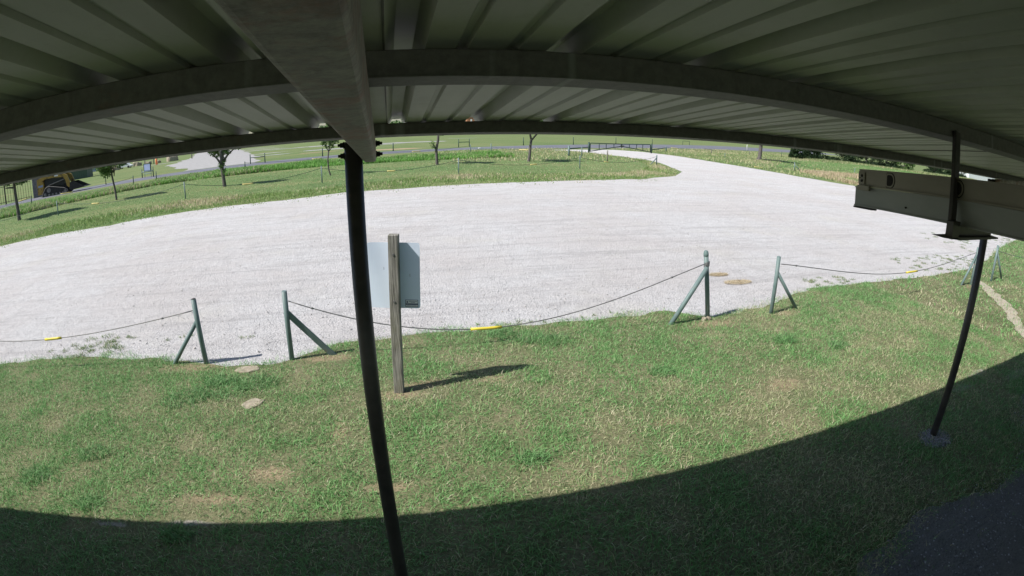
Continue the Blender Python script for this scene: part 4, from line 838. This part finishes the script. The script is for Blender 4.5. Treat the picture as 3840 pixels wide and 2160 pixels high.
HEDGE = [(74, 77.5, 1.4, 2.6, 'small leafy shrub at the left end of the dark tree line'), (81, 80.5, 2.0, 4.2, 'round dark shrub tree left of the bare trunk in the tree line'), (92, 88, 3.6, 7, 'dark tree with a grey trunk showing through its foliage'), (99, 86, 3.4, 6.5, 'dark dense tree in the middle of the tree line'), (106, 85, 3.4, 6.5, 'dark dense tree right of the middle of the tree line'),
         (112, 83, 3.4, 6.5, 'dark tree above the tip of the ladder'), (118, 81.5, 2.6, 5.0, 'lighter green tree above the rung end of the ladder'), (150, 91, 4.2, 7.0, 'dark bushy tree left of the hanging black bracket'), (166, 95, 4.2, 7.5, 'dark bushy tree behind the hanging black bracket'), (176, 97, 3.6, 6, 'dark bushy tree next to the white metal building')]
for i, (x, y, r_, h, lb) in enumerate(HEDGE):
    rs2 = np.random.default_rng(100 + i); c = auto_crown(.35, h, r_, 34, rs2); c = [(q[0], q[1], q[2], q[3] * .9, q[4]) for q in c] + [(r_ * .8 * math.cos(k), r_ * .8 * math.sin(k), .5, r_ * .28, .5) for k in np.linspace(0, 6.28, 9)]
    tree(x, y, lb, [(0, 0, 0, .2), (.05, 0, 1.2, .17), (0, 0, h * .7, .06)], auto_limbs(.8, c, rs2, 7, .07), c, 5500, .20, [(0.018, 0.04, 0.018), (0.03, 0.06, 0.025), (0.05, 0.085, 0.035)] if i not in (6,) else MIDG, 200 + i, 'hedge_tree', 'trees of the dark line beyond the right lawn')
# seeding grass fringe in front of the tree line
n = 9000; t_ = rng.random(n); x = 76 + 100 * t_; y = np.interp(x, [76, 95, 118, 176], [74, 80, 76, 90]) + rng.standard_normal(n) * 1.2
blades('tall_grass', x, y, .25 + .35 * rng.random(n), np.full(n, .1), R(5) + R(30) * rng.random(n), pal(n, [(0.3, 0.36, 0.17), (0.42, 0.4, 0.24), (0.18, 0.27, 0.09)], [.4, .3, .3]), M['blade'], 'tall pale grass fringe at the foot of the dark tree line', .5)

# far wood closing the fields, and a tall brick house, both only glimpsed through the gaps of the roof ribs
rs3 = np.random.default_rng(55); cl_ = []
for k in range(620): cl_.append((-520 + 1040 * rs3.random(), 440 + 40 * rs3.random(), 3 + 8 * rs3.random(), 4 + 3 * rs3.random(), 3.5))
V, cc = leaf_mesh([q[:3] for q in cl_], [(q[3], q[3], q[4]) for q in cl_], 48000, 1.1, DARK + MIDG, rs3)
fw = make_leaves('far_wood', V, cc, None, M['leaf']); tag(fw, 'far wood closing the field behind the road', None, None, 'stuff')
M['brick'] = paint('brown_brick', (0.30, 0.14, 0.075), (0.42, 0.21, 0.12), 3, 0.9)
bh = empty('brick_house', (64, 400, 0), 0, 'tall brown brick house far beyond the field, glimpsed through a roof rib gap', 'house')
mb = MB(); mb.box((-6, -4, 0), (6, 4, 13.0)); mb.build('wall', M['brick'], bh); mb = MB(); mb.prism([(-6.4, 0), (6.4, 0), (0, 2.2)], (0, -4.4, 13.003), (1, 0, 0), (0, 0, 1), (0, 8.8, 0)); mb.build('roof', M['tube'], bh)
for wx in (-3.5, 2.3):
    mb = MB(); mb.box((wx, -4.08, 9.6), (wx + 1.2, -4.003, 11.4)); mb.build('window', M['white'], bh)

# ---------------------------------------------------------------- white metal building at the right
wb = empty('metal_building', (197, 101, 0), R(-16), 'white corrugated metal building beyond the hanging bracket at the right', 'building')
mb = MB(); mb.box((-7, -4, 0), (9, 4, 3.0)); mb.build('wall', M['corr'], wb)
mb = MB(); mb.prism([(-4.4, 0), (4.4, 0), (0, .7)], (-7.3, 0, 3.003), (0, 1, 0), (0, 0, 1), (16.6, 0, 0)); mb.build('roof', M['white'], wb)

# ---------------------------------------------------------------- left background: loader, iron fence, pillar, sheds, board, cars
ld = empty('track_loader', (-37.9, 49.95, 0), R(15), 'yellow compact track loader with a black bucket parked beside the roadside', 'loader')
def gprism(name, poly, y0, y1, mat, par):
    mb = MB(); mb.prism(poly, (0, y0, 0), (1, 0, 0), (0, 0, 1), (0, y1 - y0, 0)); return mb.build(name, M[mat], par)
# local x runs forward (to the right), near side is y<0
TRK = [(-.15, .02), (.45, 0), (2.75, 0), (3.05, .12), (3.0, .38), (2.6, .62), (1.0, .98), (.55, 1.0), (.28, .85), (-.1, .3)]
for y0, y1 in ((-.95, -.5), (.5, .95)):
    tr = gprism('track', TRK, y0, y1, 'rubber', ld)
    mb = MB(); mb.tube([(p[0], y0 - .02, p[1]) for p in TRK[3:] + TRK[:1]], .035, 8); mb.build('track_guard', M['dusty'], tr)
    for wx, wz, wr in ((.72, .62, .24), (2.72, .25, .19), (.2, .22, .17)): mb = MB(); mb.tube([(wx, y0 - .05, wz), (wx, y0, wz)], wr, 18); mb.build('wheel', M['dusty'], tr)
    for wx in (.7, 1.15, 1.6, 2.05, 2.4): mb = MB(); mb.tube([(wx, y0 - .04, .14), (wx, y0, .14)], .12, 14); mb.build('roller', M['dusty'], tr)
gprism('engine_housing', [(-.75, .3), (-.2, .3), (.02, .85), (.1, 1.25), (.02, 1.9), (-.35, 2.0), (-.72, 1.9)], -.85, .85, 'loader', ld)
cb = gprism('cab', [(.12, 1.0), (2.45, .9), (2.55, 1.5), (2.25, 2.75), (.75, 2.8), (.12, 2.05)], -.6, .6, 'black', ld)
gprism('window', [(.95, 1.75), (2.2, 1.7), (2.05, 2.6), (.95, 2.65)], -.62, -.602, 'glass', cb)
gprism('roof', [(.65, 2.805), (2.45, 2.755), (2.4, 2.86), (.7, 2.9)], -.65, .65, 'black', cb)
for y0, y1 in ((-.93, -.70), (.70, .93)):
    am = gprism('lift_arm', [(-.35, 1.9), (.05, 2.12), (1.6, 2.16), (2.6, 2.08), (3.05, 1.9), (3.3, 1.3), (3.45, .75), (3.2, .55), (2.95, .8), (2.85, 1.35), (2.6, 1.72), (1.4, 1.85), (.25, 1.8), (-.1, 1.6)], y0, y1, 'loader', ld)
    mb = MB(); mb.tube([(.6, (y0 + y1) / 2, 1.1), (2.7, (y0 + y1) / 2, 1.5)], .06, 10); mb.build('cylinder', M['dusty'], am)
    if y0 < 0: gprism('decal', [(1.55, 1.92), (2.0, 1.92), (2.0, 2.1), (1.55, 2.1)], y0 - .008, y0 - .002, 'white', am)
gprism('chassis', [(.3, .55), (2.9, .4), (3.0, .75), (2.5, 1.0), (.43, 1.1)], -.48, .48, 'rubber', ld)
gprism('badge', [(-.62, 1.05), (-.02, 1.08), (.02, 1.28), (-.58, 1.25)], -.865, -.853, 'bluegrey', ld)
mb = MB(); mb.box((-.74, -.6, 1.4), (-.7, .6, 1.8)); 
bk = gprism('bucket', [(3.3, .28), (3.35, 1.02), (3.75, 1.12), (3.55, .98), (3.5, .42), (5.2, .42), (5.25, .36), (3.45, .24)], -1.0, 1.0, 'black', ld)
for y0 in (-1.02, .98): gprism('side_plate', [(3.42, .3), (3.42, 1.02), (3.8, 1.1), (5.15, .4)], y0, y0 + .04, 'rubber', bk)
gprism('coupler', [(3.1, .35), (3.34, .3), (3.34, .95), (3.1, .9)], -.6, .6, 'dusty', ld)
pf = empty('iron_fence', (-54, 39.5, 0), 0, 'black iron picket fence at the left edge beyond the road', 'fence')
A0 = Vector((-58, 33.0, 0)); A1 = Vector((-41.2, 51.2, 0)); dA = (A1 - A0); off = Vector((-54, 39.5, 0)); nP = 78
mb = MB()
for z in (.25, 1.9, 2.2): mb.tube([A0 - off + Vector((0, 0, z)), A1 - off + Vector((0, 0, z))], .03, 6)
mb.build('rail', M['black'], pf)
mb = MB()
for i in range(nP + 1): p = A0 + dA * (i / nP) - off; mb.tube([p + Vector((0, 0, .1)), p + Vector((0, 0, 2.35))], .022, 5)
pk = mb.build('pickets', M['black'], pf); pk['kind'] = 'stuff'; pk.name = 'picket_row'
for t_ in (.1, .35, .62, .87):
    p = A0 + dA * t_ - off; mb = MB(); mb.box(p + Vector((-.06, -.06, -.1)), p + Vector((.06, .06, 2.5))); mb.build('post', M['black'], pf)
pil = empty('gate_pillar', (-40.1, 51.6, 0), R(15), 'dark grey stone gate pillar between the iron fence and the loader', 'pillar')
mb = MB(); mb.box((-.75, -.5, 0), (.75, .5, 2.9), bev=.05); mb.build('shaft', M['pillar'], pil); mb = MB(); mb.box((-.85, -.6, 2.903), (.85, .6, 3.05), bev=.04); mb.build('cap', M['pillar'], pil)
sh = empty('green_shed', (-70, 103, 0), R(20), 'dark green clad shed partly hidden above the loader arm', 'shed')
mb = MB(); mb.box((-8, -3, 0), (4.2, 3, 3.6)); mb.build('wall', M['shed'], sh); mb = MB(); mb.prism([(-3.3, 0), (3.3, 0), (0, .9)], (-8.3, 0, 3.603), (0, 1, 0), (0, 0, 1), (12.8, 0, 0)); mb.build('roof', M['shed'], sh)
mb = MB()
for i in range(24): mb.box((-8 + .5 * i, -3.04, .02), (-7.92 + .5 * i, -3.002, 3.58))
mb.build('batten', M['shed'], sh)
ut = empty('trailer_box', (-76.5, 121.5, 0), R(12), 'blue grey box trailer beside the green shed, mostly under the roof edge', 'trailer')
mb = MB(); mb.box((-2.8, -1.3, .7), (2.4, 1.3, 3.4), bev=.05); mb.build('body', M['bluegrey'], ut)
for wx in (-1.2, -.3):
    mb = MB(); mb.tube([(wx, -1.32, .4), (wx, -1.05, .4)], .4, 16); mb.build('wheel', M['rubber'], ut)
bd_ = empty('notice_board', (-29.75, 58.95, 0), math.atan2(57.7 - 58.95, -27.61 + 29.75), 'blue notice board fixed between two dark green posts beyond the road', 'notice board')
for xx, h in ((0, 1.0), (2.48, 1.15)): 
    mb = MB(); mb.tube([(xx, 0, -.2), (xx, 0, h)], .06, 10); mb.build('upright', M['green_dark'], bd_)
mb = MB(); mb.tube([(0, 0, .65), (2.48, 0, .7)], .07, 10); mb.tube([(.55, 0, .42), (2.1, 0, .45)], .035, 8); mb.tube([(.6, 0, -.1), (.6, 0, .62)], .03, 8); mb.tube([(2.0, 0, -.1), (2.0, 0, .62)], .03, 8); mb.build('rail', M['green'], bd_)
mb = MB(); mb.box((.62, -.04, .78), (1.95, .04, 1.52), bev=.02); b_ = mb.build('board', M['bluegrey'], bd_)
mb = MB()
for a, b in (((.55, .72), (2.02, .77)), ((.55, 1.53), (2.02, 1.6)), ((.53, .77), (.61, 1.53)), ((1.96, .77), (2.04, 1.53))): mb.box((a[0], -.06, a[1]), (b[0], .06, b[1]))
mb.build('frame', M['green_dark'], b_)
# parked white car and limestone blocks far out
cr = empty('parked_car', (-75.5, 139, 0), R(5), 'white car parked far away beside the round crowned tree', 'car')
bodyp = [(-2.2, .35), (2.2, .35), (2.25, .75), (1.5, .95), (.9, 1.45), (-1.2, 1.5), (-1.9, 1.0), (-2.25, .9)]
mb = MB(); mb.prism(bodyp, (0, -.85, 0), (1, 0, 0), (0, 0, 1), (0, 1.7, 0)); mb.build('body', M['white'], cr)
mb = MB(); mb.prism([(-1.55, 1.0), (1.25, .98), (.82, 1.4), (-1.1, 1.44)], (0, -.865, 0), (1, 0, 0), (0, 0, 1), (0, .012, 0)); mb.build('side_window', M['glass'], cr)
for wx in (-1.35, 1.35):
    for wy in (-.88, .68): mb = MB(); mb.tube([(wx, wy, .34), (wx, wy + .2, .34)], .34, 16); mb.build('wheel', M['rubber'], cr)
for i, (x, y, s, lb) in enumerate([(-76.0, 148, 2.6, 'largest pale boulder right of the parked car'), (-72.5, 148.5, 2.0, 'pale boulder second from the parked car'), (-69.3, 149, 1.7, 'pale boulder between the two brown stakes'), (-65.0, 150, 3.4, 'long low pale boulder beside the orange marker'), (-74.2, 131, 1.9, 'small white boulder in front of the parked car')]):
    o_ = stone(x, y, s * .55, s * .45, s * .75, lb, 20 + i); o_.name = 'boulder'; o_.data.name = 'boulder'; o_['category'] = 'boulder'; o_['group'] = 'pale boulders far to the left'
mb = MB(); mb.tube([(0, 0, 0), (0, 0, 1.7)], [.32, .22], 10); mb.tube([(0, 0, 1.7), (0, 0, 3.0)], .16, 8); o_ = mb.build('marker_post', M['orange']); o_.location = (-59.8, 127.5, 0); tag(o_, 'orange marker post behind the blue notice board', 'marker')
for x, y, h, lb in ((-58.5, 150, 3.2, 'dark far stake right of the orange marker'), (-49, 152, 3.2, 'dark far stake at the end of a thin shadow'), (-70.9, 143, 2.4, 'brown stake standing between pale boulders'), (-67.5, 142, 2.4, 'brown stake left of the orange marker')):
    mb = MB(); mb.tube([(0, 0, -.2), (0, 0, h)], .17, 8); mb.tube([(0, 0, h), (0, 0, h + .12)], [.17, .05], 8); o_ = mb.build('stake', M['wood']); o_.location = (x, y, 0); tag(o_, lb, 'stake')
